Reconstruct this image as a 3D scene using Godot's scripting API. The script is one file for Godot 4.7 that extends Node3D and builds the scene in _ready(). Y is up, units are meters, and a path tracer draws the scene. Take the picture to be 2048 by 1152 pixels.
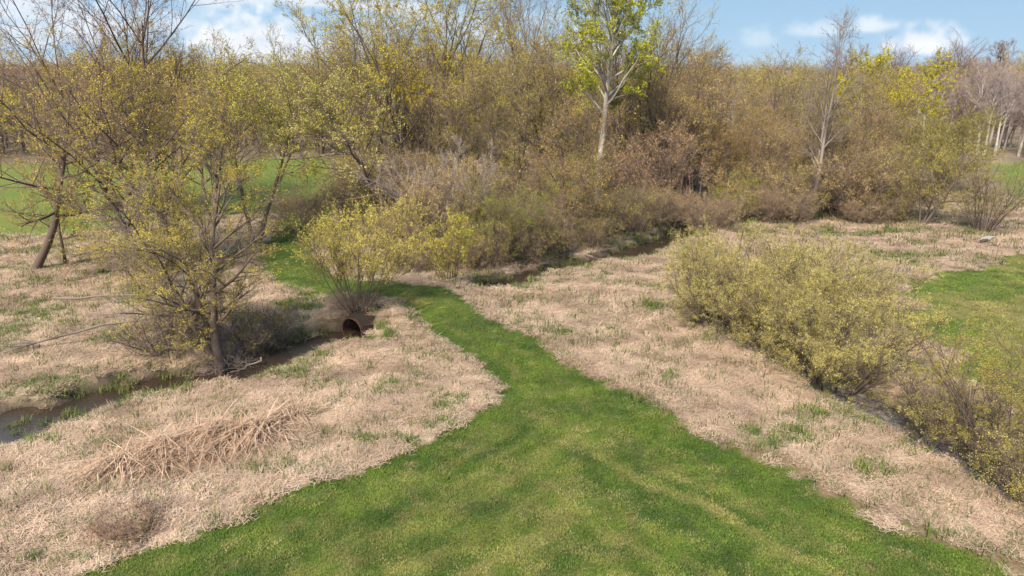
extends Node3D
# A creek meadow in early spring, seen from about ten metres up: mown grass path over a culvert, flattened straw, budding trees and shrubs.

var rng := RandomNumberGenerator.new()
var noise := FastNoiseLite.new()
var rough_noise := FastNoiseLite.new()
var wood_mat: StandardMaterial3D
var leaf_mat: StandardMaterial3D
var blade_mat: StandardMaterial3D
var ground_mat: StandardMaterial3D
var lawn_mat: StandardMaterial3D
var used := {}

# ---- ground plan, metres ----
var creek := PackedVector2Array([Vector2(-24, -16.6), Vector2(-18.7, -18.9), Vector2(-17, -19.7), Vector2(-15.9, -20.1), Vector2(-14.9, -20.6), Vector2(-14.1, -21.3), Vector2(-13.3, -22.1), Vector2(-12.6, -23.0), Vector2(-11.2, -23.8), Vector2(-10, -24.6), Vector2(-9.2, -26.0), Vector2(-8.6, -26.9), Vector2(-7.7, -27.6), Vector2(-6.70, -28.55)])
var upper_creek := PackedVector2Array([Vector2(-2.4, -34.2), Vector2(-1.4, -35.0), Vector2(0, -36.4), Vector2(1.6, -38.3), Vector2(3.7, -39.9), Vector2(5.9, -41.4), Vector2(8, -43.5), Vector2(9.7, -45.6), Vector2(11.8, -48), Vector2(15.1, -51.3), Vector2(19.6, -56)])
var ditch := PackedVector2Array([Vector2(9.2, -32.6), Vector2(9.6, -29.7), Vector2(10.1, -26.7), Vector2(10.7, -24.6), Vector2(11.4, -22.5), Vector2(11.9, -21.2), Vector2(12.3, -19.7), Vector2(12.7, -18.6), Vector2(13.2, -16.5), Vector2(13.6, -14.5), Vector2(14.2, -11)])
var lawn_right := PackedVector2Array([Vector2(-4.8, -32), Vector2(-3.3, -31.4), Vector2(-1.6, -30), Vector2(-0.3, -28), Vector2(1.1, -25.7), Vector2(2.2, -23.5), Vector2(3.7, -21.5), Vector2(4.9, -19.5), Vector2(6, -18.2), Vector2(7.2, -17.1), Vector2(7.8, -15.8), Vector2(8.6, -14.8), Vector2(9.5, -13.8), Vector2(10.5, -13), Vector2(11.9, -11.4), Vector2(14, -7)])
var lawn_left := PackedVector2Array([Vector2(-13, -6), Vector2(-10.7, -11.2), Vector2(-8.9, -12.6), Vector2(-8.3, -13.1), Vector2(-7.5, -13.7), Vector2(-6.7, -14.4), Vector2(-5.7, -15.4), Vector2(-4.9, -16.2), Vector2(-4, -16.7), Vector2(-3.3, -17.5), Vector2(-2.5, -18.4), Vector2(-1.6, -19.4), Vector2(-1.15, -20.1), Vector2(-0.7, -20.7), Vector2(-0.5, -21.4), Vector2(-0.55, -22.2), Vector2(-0.85, -23.1), Vector2(-1.5, -24.5), Vector2(-2.4, -26), Vector2(-3.6, -27.7), Vector2(-4.8, -29.2), Vector2(-6.4, -30.3)])
var path_left := PackedVector2Array([Vector2(-6.4, -30.3), Vector2(-9.3, -32.0), Vector2(-12.0, -34.6), Vector2(-13.8, -37.7), Vector2(-15, -41.1), Vector2(-15.6, -45.2), Vector2(-17, -52), Vector2(-19.4, -60)])
var path_right := PackedVector2Array([Vector2(-14.4, -60), Vector2(-13.2, -53), Vector2(-12.6, -49.2), Vector2(-12.4, -44.5), Vector2(-11.3, -39.9), Vector2(-9.2, -36.6), Vector2(-7.1, -34.3), Vector2(-4.8, -32)])
var field_left := PackedVector2Array([Vector2(-80, -43), Vector2(-42.6, -45.2), Vector2(-33.3, -45.7), Vector2(-29.7, -46.3), Vector2(-27.6, -47.2), Vector2(-24.3, -50), Vector2(-19.9, -53), Vector2(-17.3, -53), Vector2(-14, -55), Vector2(-15.4, -62.3), Vector2(-16.7, -71.7), Vector2(-22, -88), Vector2(-30.8, -90.5), Vector2(-44, -88.3), Vector2(-60, -84.2), Vector2(-90, -84)])
var field_right := PackedVector2Array([Vector2(46, -46), Vector2(29.6, -40.3), Vector2(25.1, -37.2), Vector2(22.3, -35.2), Vector2(20.1, -33.4), Vector2(18.1, -30.9), Vector2(17.3, -28.3), Vector2(16.9, -26), Vector2(16.4, -24), Vector2(16.6, -21.8), Vector2(17.2, -18.0), Vector2(24, -12), Vector2(60, -12)])
var field_far := PackedVector2Array([Vector2(56, -86), Vector2(46, -68.3), Vector2(42, -58.5), Vector2(46, -51), Vector2(95, -51), Vector2(95, -90)])
var front_lawn: PackedVector2Array
var mown_path: PackedVector2Array


func _ready():
	# ---- camera ----
	var cam := Camera3D.new()
	cam.name = "camera"
	cam.fov = 43.74
	cam.near = 0.1
	cam.far = 6000.0
	cam.position = Vector3(0, 10, 0)
	cam.rotation_degrees = Vector3(-16.5, 0, 0)
	add_child(cam)
	cam.current = true
	# ---- noise ----
	noise.seed = 7
	noise.frequency = 1.0
	noise.noise_type = FastNoiseLite.TYPE_SIMPLEX_SMOOTH
	noise.fractal_type = FastNoiseLite.FRACTAL_NONE
	rough_noise.seed = 21
	rough_noise.frequency = 1.0
	rough_noise.noise_type = FastNoiseLite.TYPE_SIMPLEX_SMOOTH
	rough_noise.fractal_octaves = 4
	rng.seed = 4711
	# ---- sky, sun, exposure ----
	var env := Environment.new()
	env.background_mode = Environment.BG_SKY
	var sky := Sky.new()
	var pano := PanoramaSkyMaterial.new()
	pano.panorama = sky_picture()
	pano.energy_multiplier = 0.5
	sky.sky_material = pano
	env.sky = sky
	env.tonemap_mode = Environment.TONE_MAPPER_LINEAR
	env.tonemap_exposure = 2.6
	env.sdfgi_enabled = true
	env.ssao_enabled = true
	env.ssil_enabled = true
	env.fog_enabled = true
	env.fog_density = 0.00012
	env.fog_light_color = Color(0.78, 0.84, 0.92)
	var we := WorldEnvironment.new()
	we.name = "world"
	we.environment = env
	add_child(we)
	var sun := DirectionalLight3D.new()
	sun.name = "sun"
	sun.light_energy = 1.15
	sun.light_color = Color(1.0, 0.93, 0.84)
	sun.light_angular_distance = 10.0
	sun.shadow_enabled = true
	sun.rotation_degrees = Vector3(-46, -27, 0)
	add_child(sun)
	# ---- materials ----
	make_materials()
	for line in [creek, upper_creek, ditch]:
		for k in line.size():
			line[k] *= 0.983
	front_lawn = lawn_right.duplicate()
	front_lawn.append_array(lawn_left)
	mown_path = path_left.duplicate()
	mown_path.append_array(path_right)
	build_ground()
	build_water()
	build_culvert()
	build_grass()
	build_trees()
	build_woods()
	build_small_things()


# ---------------------------------------------------------------- sky
func sky_picture() -> ImageTexture:
	var w := 2048
	var h := 1024
	var cloud := FastNoiseLite.new()
	cloud.seed = 5
	cloud.frequency = 1.0
	cloud.fractal_octaves = 5
	cloud.fractal_gain = 0.55
	var im := Image.create(w, h, false, Image.FORMAT_RGB8)
	im.fill(Color(0.70, 0.80, 0.90))
	# heaps of fair-weather cloud: azimuth, elevation of base, half width, height, density
	var heaps := [
		[28.6, 1.75, 2.7, 1.7, 1.0], [25.2, 3.15, 2.4, 0.9, 0.75], [22.0, 2.9, 2.6, 0.9, 0.5], [18.0, 2.3, 1.6, 1.2, 0.42],
		[-19.5, 1.4, 4.6, 4.2, 1.0], [-16.0, 1.0, 3.4, 3.4, 0.9], [-23.5, 3.2, 3.0, 1.2, 0.6], [5.0, 2.2, 1.8, 1.7, 0.7], [-3.0, 3.0, 4.0, 1.4, 0.55], [-10.5, 3.0, 3.0, 1.8, 0.5],
		[-29.0, 2.8, 4.5, 2.4, 0.85], [-34, 4.8, 3.5, 1.4, 0.5],
		[48.0, 4.0, 7.0, 3.0, 0.9], [75.0, 6.0, 9.0, 4.0, 0.9], [-60.0, 5.0, 9.0, 4.0, 0.9], [-85.0, 4.0, 8.0, 3.5, 0.9], [120, 6, 10, 4, 0.9], [160, 5, 9, 4, 0.9], [-120, 6, 10, 4, 0.9], [-155, 5, 8, 3.5, 0.9]]
	for y in h / 2:
		var el := (0.5 - (y + 0.5) / h) * 180.0
		var s := sin(deg_to_rad(el))
		var t := pow(clampf(s, 0, 1), 0.42)
		var blue := Color(0.69, 0.80, 0.875).lerp(Color(0.38, 0.57, 0.745), t)
		var near := clampf((26.0 - el) / 12.0, 0.0, 1.0)
		var step := 1 if el < 14.0 else (2 if el < 40.0 else 4)
		var x := 0
		while x < w:
			var az := fposmod((x + 0.5) / w * 360.0 + 180.0, 360.0) - 180.0
			var a := deg_to_rad(az)
			var r := cos(deg_to_rad(el))
			var dir := Vector3(sin(a) * r, s, -cos(a) * r)
			# layer of broken cloud on a plane; unseen cover added overhead to lift ambient light
			var q := dir / (s + 0.12)
			var left := smoothstep(7.0, -12.0, az) if az < 60.0 and az > -60.0 else 0.6
			var f := cloud.get_noise_2d(q.x * 0.9 + 3.1, q.z * 0.9 - 1.7)
			var c := smoothstep(0.0 - 0.2 * left + 0.25 * (1.0 - left) - 0.3 * smoothstep(14.0, 40.0, el), 0.45, f) * (0.2 + 0.7 * left) * (1.0 if left > 0.05 else smoothstep(6.0, 14.0, el))
			if el < 14.0:
				var n := cloud.get_noise_3d(dir.x * 34.0, dir.y * 44.0, dir.z * 34.0)
				var n2 := cloud.get_noise_3d(dir.x * 120.0, dir.y * 150.0, dir.z * 120.0)
				for b in heaps:
					var dx: float = (az - b[0]) / b[2]
					if absf(dx) > 1.6:
						continue
					var dy: float = (el - b[1]) / b[3]
					var low := dy if dy > 0 else -dy * 2.6
					var d := sqrt(dx * dx + low * low) + n * 0.6 + n2 * 0.3
					c = maxf(c, smoothstep(1.05, 0.35, d) * b[4])
			var white := Color(0.93, 0.935, 0.95).lerp(Color(0.86, 0.875, 0.90), clampf(0.5 + f, 0, 1))
			var col := blue.lerp(white, clampf(c, 0, 1))
			for k in step:
				im.set_pixel(x + k, y, col)
			x += step
	return ImageTexture.create_from_image(im)


# ---------------------------------------------------------------- materials
func grain(seed_value: int, freq: float, low: float, high: float, size := 512) -> NoiseTexture2D:
	var n := FastNoiseLite.new()
	n.seed = seed_value
	n.frequency = freq
	n.fractal_octaves = 5
	n.fractal_gain = 0.65
	var t := NoiseTexture2D.new()
	t.width = size
	t.height = size
	t.seamless = true
	t.noise = n
	var g := Gradient.new()
	g.set_color(0, Color(low, low, low))
	g.set_color(1, Color(high, high, high))
	t.color_ramp = g
	return t


func make_materials():
	wood_mat = StandardMaterial3D.new()
	wood_mat.vertex_color_use_as_albedo = true
	wood_mat.roughness = 0.92
	wood_mat.albedo_texture = grain(3, 0.03, 0.62, 1.0)
	wood_mat.uv1_triplanar = true
	wood_mat.uv1_scale = Vector3(1.6, 0.5, 1.6)
	leaf_mat = StandardMaterial3D.new()
	leaf_mat.vertex_color_use_as_albedo = true
	leaf_mat.roughness = 0.75
	leaf_mat.metallic_specular = 0.25
	leaf_mat.backlight_enabled = true
	leaf_mat.backlight = Color(0.75, 0.75, 0.6)
	blade_mat = StandardMaterial3D.new()
	blade_mat.vertex_color_use_as_albedo = true
	blade_mat.roughness = 0.75
	blade_mat.backlight_enabled = true
	blade_mat.backlight = Color(0.5, 0.5, 0.45)
	ground_mat = StandardMaterial3D.new()
	ground_mat.vertex_color_use_as_albedo = true
	ground_mat.roughness = 0.95
	ground_mat.albedo_texture = grain(11, 0.035, 0.55, 1.0, 1024)
	ground_mat.uv1_triplanar = true
	ground_mat.uv1_world_triplanar = true
	ground_mat.uv1_scale = Vector3(0.22, 0.22, 0.22)
	ground_mat.heightmap_enabled = true
	ground_mat.heightmap_texture = grain(12, 0.06, 0.0, 1.0, 1024)
	ground_mat.heightmap_scale = 4.0
	lawn_mat = ground_mat.duplicate()


# ---------------------------------------------------------------- ground
func near_line(p: Vector2, line: PackedVector2Array) -> float:
	var best := 1e9
	for i in line.size() - 1:
		best = minf(best, p.distance_squared_to(Geometry2D.get_closest_point_to_segment(p, line[i], line[i + 1])))
	return sqrt(best)


func channel(p: Vector2) -> float:   # distance to the nearest watercourse centre, scaled to its width; 9 when far away
	var d := 9.0
	if p.y < -13 and p.y > -31 and p.x < -4:
		d = minf(d, near_line(p, creek) / (1.1 + 0.25 * clampf((-12.0 - p.x) / 4.0, 0.0, 1.0)) + 1.3 * maxf(0.0, (p - creek[creek.size() - 1]).dot(Vector2(0.55, -0.835))))
	if p.y < -31 and p.y > -60 and p.x > -7 and p.x < 24:
		d = minf(d, near_line(p, upper_creek) + 1.3 * maxf(0.0, (p - upper_creek[0]).dot(Vector2(-0.55, 0.835))))
	if p.x > 5 and p.x < 18 and p.y > -37 and p.y < -8:
		d = minf(d, near_line(p, ditch) * 1.25 + clampf((-29.5 - p.y) * 0.5, 0.0, 4.0))
	return d + noise.get_noise_2d(p.x * 0.7, p.y * 0.7) * 0.28 + noise.get_noise_2d(p.x * 2.3, p.y * 2.3) * 0.1


func zone(p: Vector2) -> int:   # 0 straw, 1 front lawn, 2 mown path, 3 left field, 4 right field, 5 far field
	var q := p + Vector2(noise.get_noise_2d(p.x * 1.3, p.y * 1.3), noise.get_noise_2d(p.x * 1.3 + 50, p.y * 1.3)) * 0.2 + Vector2(noise.get_noise_2d(p.x * 5.0, p.y * 5.0 + 20.0), noise.get_noise_2d(p.x * 5.0 + 50, p.y * 5.0)) * 0.14
	if q.y > -33 and q.x > -14 and q.x < 15 and Geometry2D.is_point_in_polygon(q, front_lawn):
		return 1
	if q.x < -4 and q.x > -20 and q.y < -30 and q.y > -61 and Geometry2D.is_point_in_polygon(q, mown_path):
		return 2
	if q.x > 15 and q.y > -47:
		q += Vector2(noise.get_noise_2d(p.x * 0.3, p.y * 0.3) * 1.1 + 0.9, noise.get_noise_2d(p.x * 0.22 + 5.0, p.y * 0.3) * 1.3)
		if Geometry2D.is_point_in_polygon(q, field_right):
			return 4
	if q.x < -12 and q.y < -42 and Geometry2D.is_point_in_polygon(q, field_left):
		return 3
	if q.x > 40 and q.y < -50 and Geometry2D.is_point_in_polygon(q, field_far):
		return 5
	return 0


func height(p: Vector2) -> float:
	var h := noise.get_noise_2d(p.x * 0.16, p.y * 0.16) * 0.16 + noise.get_noise_2d(p.x * 0.45 + 9, p.y * 0.45) * 0.06
	var d := channel(p)
	# the path climbs a little over the culvert
	h += 0.68 * smoothstep(5.0, 1.2, p.distance_to(Vector2(-5.0, -31.0)))
	if d < 3.0:
		h = lerpf(h, -0.72, smoothstep(1.65, 0.8, d))
	var far := p.length()
	if far > 500.0:
		var ridge := 14.0 + 14.0 * rough_noise.get_noise_2d(p.x * 0.0016, p.y * 0.0007 + 3.0) + 12.0 * smoothstep(0.35, 0.75, p.x / far) * smoothstep(0.9, 0.6, p.x / far)
		h += smoothstep(500.0, 1500.0, far) * ridge
	return h


func lawn_color(p: Vector2) -> Color:
	var lush := Color(0.050, 0.104, 0.005)
	var mid := Color(0.100, 0.166, 0.012)
	var dry := Color(0.27, 0.25, 0.075)
	var el := near_line(p, lawn_left)
	var er := near_line(p, lawn_right)
	var edge := minf(el, er)
	# mower passes follow the nearer edge
	var warp := 0.3 * noise.get_noise_2d(p.x * 0.25, p.y * 0.25)
	var side := smoothstep(-0.5, 0.5, el - er)
	var along := (p.x - p.y) * 0.7
	var sl := 0.55 * rough_noise.get_noise_2d((el + warp) * 0.6, along * 0.03) + 1.1 * rough_noise.get_noise_2d((el + warp) * 2.3, along * 0.06 + 9.0)
	along = (p.x + p.y) * 0.7
	var sr := 0.55 * rough_noise.get_noise_2d((er + warp) * 0.6 + 60.0, along * 0.03) + 1.1 * rough_noise.get_noise_2d((er + warp) * 2.3 + 40.0, along * 0.06)
	var streak := lerpf(sl, sr, side)
	var blot := rough_noise.get_noise_2d(p.x * 0.9, p.y * 0.9)
	var front := smoothstep(-23.5, -18.5, p.y)
	var worn := smoothstep(0.8, 4.0, edge) * front
	var dryness := 0.16 * worn + 0.78 * streak * smoothstep(0.3, 2.0, edge) * (0.25 + 0.75 * front) + 0.14 * blot * worn + 0.3 * rough_noise.get_noise_2d(p.x * 3.1, p.y * 3.1) * smoothstep(0.1, 1.2, edge)
	if p.y < -20.0:   # two wheel lines along the path
		dryness += 0.5 * smoothstep(0.22, 0.0, absf(edge - 0.95 - 0.12 * blot)) * (0.6 + blot)
	dryness += 0.9 * smoothstep(0.75, 0.15, Vector2((p.x + 4.45) * 0.6, p.y + 29.55).length())
	var c := lush.lerp(mid, clampf(0.5 + 0.8 * noise.get_noise_2d(p.x * 0.5, p.y * 0.5 + 30.0) + streak * 0.8, 0, 1))
	return c.lerp(dry, clampf(dryness, 0.0, 0.7))


func greenness(p: Vector2) -> float:   # how much fresh green shows through the straw
	var g := rough_noise.get_noise_2d(p.x * 0.22 + 40.0, p.y * 0.3) * 1.4 + 0.9 * rough_noise.get_noise_2d(p.x * 1.1 + 10.0, p.y * 1.1) - 0.16
	var d := channel(p)
	g += 0.75 * smoothstep(2.6, 1.3, d)
	g += 0.5 * smoothstep(1.2, 0.1, minf(near_line(p, lawn_right), near_line(p, lawn_left))) * noise.get_noise_2d(p.x * 0.6, p.y * 0.6)
	if p.x < -16.0 and p.y < -24.0:
		g += 0.25
	if p.y < -44.0 and p.x > -12.0:
		g += 0.2
	if p.x > 14.0 and p.y > -42:
		g += 0.25
	for s in [[-3.4, -18.6, 1.3, 0.45], [-2.4, -19.3, 1.0, 0.4], [8.4, -30.6, 1.7, 0.5], [6.9, -30.9, 1.2, 0.4], [22.0, -46.0, 2.6, 0.9], [25.5, -46.5, 1.8, 0.8], [22.8, -40.2, 2.4, 0.7], [10.0, -25.2, 1.0, 1.8], [9.4, -27, 0.8, 1.4], [11.0, -20.5, 0.9, 1.5], [-17.3, -31.5, 1.6, 1.0], [-22, -30, 2.6, 0.6], [-14.9, -26.4, 1.6, 0.6], [-2.5, -29.2, 0.7, 1.4], [-0.9, -27.4, 0.7, 1.2], [-9.0, -30.9, 2.2, 1.2]]:
		var e: float = Vector2((p.x - s[0]) / s[2], (p.y - s[1]) / s[3]).length()
		if e < 1.3:
			g += 1.2 * smoothstep(1.3, 0.4, e)
	for s in [[2.6, -29.6], [1.5, -27.0], [4.2, -26.9], [5.2, -25.5], [8.2, -27.0], [8.4, -23.5], [9.0, -19.9], [7.8, -18.6], [9.3, -16.6], [9.3, -14.0], [6.8, -18.7], [7.2, -16.5], [-2.0, -20.8], [-4.0, -22.0], [-4.9, -18.9], [-11.0, -21.4], [-7.8, -23.8], [-15.2, -26.6], [-15.8, -24.3], [-18.2, -28.2], [-13.3, -26.2], [-20.1, -32.2], [4.2, -37.6], [6.6, -34.4], [-3.0, -25.0], [-5.0, -26.6]]:
		var e := p.distance_to(Vector2(s[0], s[1]) + Vector2(noise.get_noise_2d(p.x, p.y), noise.get_noise_2d(p.x + 9.0, p.y)) * 0.5)
		if e < 1.0:
			g += 0.8 * smoothstep(1.0, 0.2, e)
	return clampf(g, 0.0, 1.0)


func straw_color(p: Vector2) -> Color:
	var c := Color(0.62, 0.475, 0.365).lerp(Color(0.37, 0.27, 0.20), clampf(0.42 + 1.1 * rough_noise.get_noise_2d(p.x * 0.35, p.y * 0.5), 0, 1))
	return c.lerp(Color(0.60, 0.475, 0.36), clampf(rough_noise.get_noise_2d(p.x * 0.9 + 70.0, p.y * 0.9), 0, 0.8))


func field_color(p: Vector2, k: int) -> Color:
	var n := rough_noise.get_noise_2d(p.x * 0.12, p.y * 0.2)
	var m := rough_noise.get_noise_2d(p.x * 0.5 + 20.0, p.y * 0.7)
	var c := Color(0.15, 0.26, 0.02).lerp(Color(0.22, 0.28, 0.035), clampf(0.5 + n, 0, 1))
	if k == 4:
		c = Color(0.11, 0.18, 0.016).lerp(Color(0.29, 0.25, 0.09), clampf(0.3 + 0.9 * n + 0.5 * m, 0, 0.8))
	return c.lerp(Color(0.26, 0.25, 0.07), clampf(m, 0, 0.5))


func far_bank(p: Vector2) -> float:   # the leaf-littered thicket floor beyond the upper creek
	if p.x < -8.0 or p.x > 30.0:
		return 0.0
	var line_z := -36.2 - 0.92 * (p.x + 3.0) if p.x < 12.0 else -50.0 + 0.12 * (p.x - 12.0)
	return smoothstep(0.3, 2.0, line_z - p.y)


func ground_color(p: Vector2, k: int) -> Color:
	if k == 1 or k == 2:
		return lawn_color(p)
	if k >= 3:
		return field_color(p, k)
	var c := straw_color(p)
	c = c.lerp(Color(0.08, 0.125, 0.02), 0.75 * greenness(p))
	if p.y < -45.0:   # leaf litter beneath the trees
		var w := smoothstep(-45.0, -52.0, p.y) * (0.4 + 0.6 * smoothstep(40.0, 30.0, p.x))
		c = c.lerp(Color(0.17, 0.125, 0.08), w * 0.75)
	if p.x > 0.0 and p.y > -27.0 and p.x < 14.0:
		c = c.lerp(Color(0.27, 0.19, 0.11), smoothstep(0.65, 0.3, near_line(p, lawn_right)))
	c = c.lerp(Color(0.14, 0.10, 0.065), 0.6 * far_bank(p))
	var d := channel(p)
	if absf(p.x + 6.2) < 1.2 and absf(p.y + 28.6) < 1.5:   # wet soil in the culvert mouth
		d = minf(d, 0.9 + 1.2 * maxf(0.0, p.distance_to(Geometry2D.get_closest_point_to_segment(p, Vector2(-6.9, -27.6), Vector2(-5.8, -29.2))) - 0.45))
	return c.lerp(Color(0.042, 0.027, 0.017), smoothstep(1.5, 1.0, d))


func axis(lo: float, hi: float, step: float, far_lo: float, far_hi: float) -> PackedFloat32Array:
	var out := PackedFloat32Array()
	var s := step
	var x := lo
	var side := PackedFloat32Array()
	while x > far_lo:
		s *= 1.1
		x -= s
		side.append(x)
	side.reverse()
	out.append_array(side)
	x = lo
	while x < hi:
		out.append(x)
		x += step
	s = step
	while x < far_hi:
		out.append(x)
		s *= 1.1
		x += s
	out.append(x)
	return out


func build_ground():
	var xs := axis(-25.0, 29.0, 0.22, -2400.0, 2400.0)
	var zs := axis(-48.0, -9.0, 0.22, -2600.0, 60.0)
	var nx := xs.size()
	var nz := zs.size()
	var v := PackedVector3Array()
	var col := PackedColorArray()
	var zones := PackedInt32Array()
	v.resize(nx * nz)
	col.resize(nx * nz)
	zones.resize(nx * nz)
	for j in nz:
		for i in nx:
			var p := Vector2(xs[i], zs[j])
			var k := zone(p)
			var n := j * nx + i
			zones[n] = k
			v[n] = Vector3(p.x, height(p) + (0.07 if k == 0 else 0.0), p.y)
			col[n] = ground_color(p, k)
	var normals := PackedVector3Array()
	normals.resize(nx * nz)
	for j in nz:
		for i in nx:
			var n := j * nx + i
			var a := v[n + (1 if i < nx - 1 else 0)] - v[n - (1 if i > 0 else 0)]
			var b := v[n + (nx if j < nz - 1 else 0)] - v[n - (nx if j > 0 else 0)]
			normals[n] = b.cross(a).normalized()
	var tris := [PackedInt32Array(), PackedInt32Array(), PackedInt32Array(), PackedInt32Array()]
	var pipe_a := Vector2(-6.62, -27.97)
	var pipe_b := Vector2(-2.9, -33.6)
	for j in nz - 1:
		for i in nx - 1:
			var n := j * nx + i
			var mid := Vector2((xs[i] + xs[i + 1]) / 2, (zs[j] + zs[j + 1]) / 2)
			if absf(mid.x + 5) < 4 and absf(mid.y + 31) < 5:   # the culvert's bore is open
				var y := (v[n].y + v[n + nx + 1].y) / 2
				if y < 0.24 and (mid - pipe_a).dot((pipe_b - pipe_a).normalized()) > 0.12 and (pipe_b - mid).dot((pipe_b - pipe_a).normalized()) > 0.22 and mid.distance_to(Geometry2D.get_closest_point_to_segment(mid, pipe_a, pipe_b)) < 0.52:
					continue
			var k := zones[n]
			var which := 0 if k == 0 else (1 if k == 1 else (2 if k == 2 else 3))
			var t: PackedInt32Array = tris[which]
			t.append_array([n, n + 1, n + nx, n + 1, n + nx + 1, n + nx])
			tris[which] = t
	var names := ["ground", "lawn", "mown_path", "field"]
	for m in 4:
		# keep only the vertices that this piece uses
		var at := {}
		var vv := PackedVector3Array()
		var nn := PackedVector3Array()
		var cc := PackedColorArray()
		var ii := PackedInt32Array()
		for n in tris[m]:
			if not at.has(n):
				at[n] = vv.size()
				vv.append(v[n])
				nn.append(normals[n])
				cc.append(col[n])
			ii.append(at[n])
		var o := MeshInstance3D.new()
		o.name = names[m]
		o.mesh = surface(vv, nn, cc, ii)
		o.material_override = ground_mat
		o.set_meta("kind", "structure")
		o.set_meta("label", ["straw covered flood meadow with creek banks and wooded hills", "broad mown front lawn with dry yellow streaks", "narrow mown grass path running to the green field", "green grass fields beyond the creek and ditch"][m])
		add_child(o)


func surface(v, n, c, i) -> ArrayMesh:
	var a := []
	a.resize(Mesh.ARRAY_MAX)
	a[Mesh.ARRAY_VERTEX] = v
	a[Mesh.ARRAY_NORMAL] = n
	a[Mesh.ARRAY_COLOR] = c
	a[Mesh.ARRAY_INDEX] = i
	var m := ArrayMesh.new()
	m.add_surface_from_arrays(Mesh.PRIMITIVE_TRIANGLES, a)
	return m


func build_water():
	var dark := StandardMaterial3D.new()
	dark.albedo_color = Color(0.03, 0.021, 0.014).linear_to_srgb()
	dark.roughness = 0.04
	dark.metallic_specular = 0.6
	dark.heightmap_enabled = true
	dark.heightmap_texture = grain(31, 0.02, 0.0, 1.0)
	dark.heightmap_scale = 1.2
	dark.uv1_triplanar = true
	dark.uv1_world_triplanar = true
	dark.uv1_scale = Vector3(0.6, 0.6, 0.6)
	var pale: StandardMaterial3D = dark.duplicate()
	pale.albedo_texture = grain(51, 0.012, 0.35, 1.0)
	pale.albedo_color = Color(0.26, 0.24, 0.24).linear_to_srgb()  # whitish sky reflection painted into the ditch water's albedo
	for w in [["creek_water", creek, -0.45, dark, "shallow brown creek water below the culvert mouth"], ["creek_water", upper_creek, -0.45, dark, "dark narrow creek water above the grass path"], ["ditch_water", ditch, -0.42, pale, "water in the ditch under the shrubs with the sky reflection painted in pale"]]:
		var line: PackedVector2Array = w[1]
		var v := PackedVector3Array()
		var n := PackedVector3Array()
		var c := PackedColorArray()
		var ii := PackedInt32Array()
		for k in line.size():
			var d := (line[mini(k + 1, line.size() - 1)] - line[maxi(k - 1, 0)]).normalized()
			var e := line[k]
			if k == line.size() - 1 and line == creek:
				e = Vector2(-5.6, -29.9)
			if k == 0 and line == upper_creek:
				e = Vector2(-4.2, -31.8)
			for s in [-2.3, 2.3]:
				var half: float = s * (0.25 if e != line[k] else 1.0)
				v.append(Vector3(e.x - d.y * half, w[2], e.y + d.x * half))
				n.append(Vector3.UP)
				c.append(Color.WHITE)
			if k > 0:
				var q := k * 2
				ii.append_array([q - 2, q, q - 1, q - 1, q, q + 1])
		var o := MeshInstance3D.new()
		o.name = numbered(w[0])
		o.mesh = surface(v, n, c, ii)
		o.material_override = w[3]
		o.set_meta("kind", "structure")
		o.set_meta("label", w[4])
		add_child(o)


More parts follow.
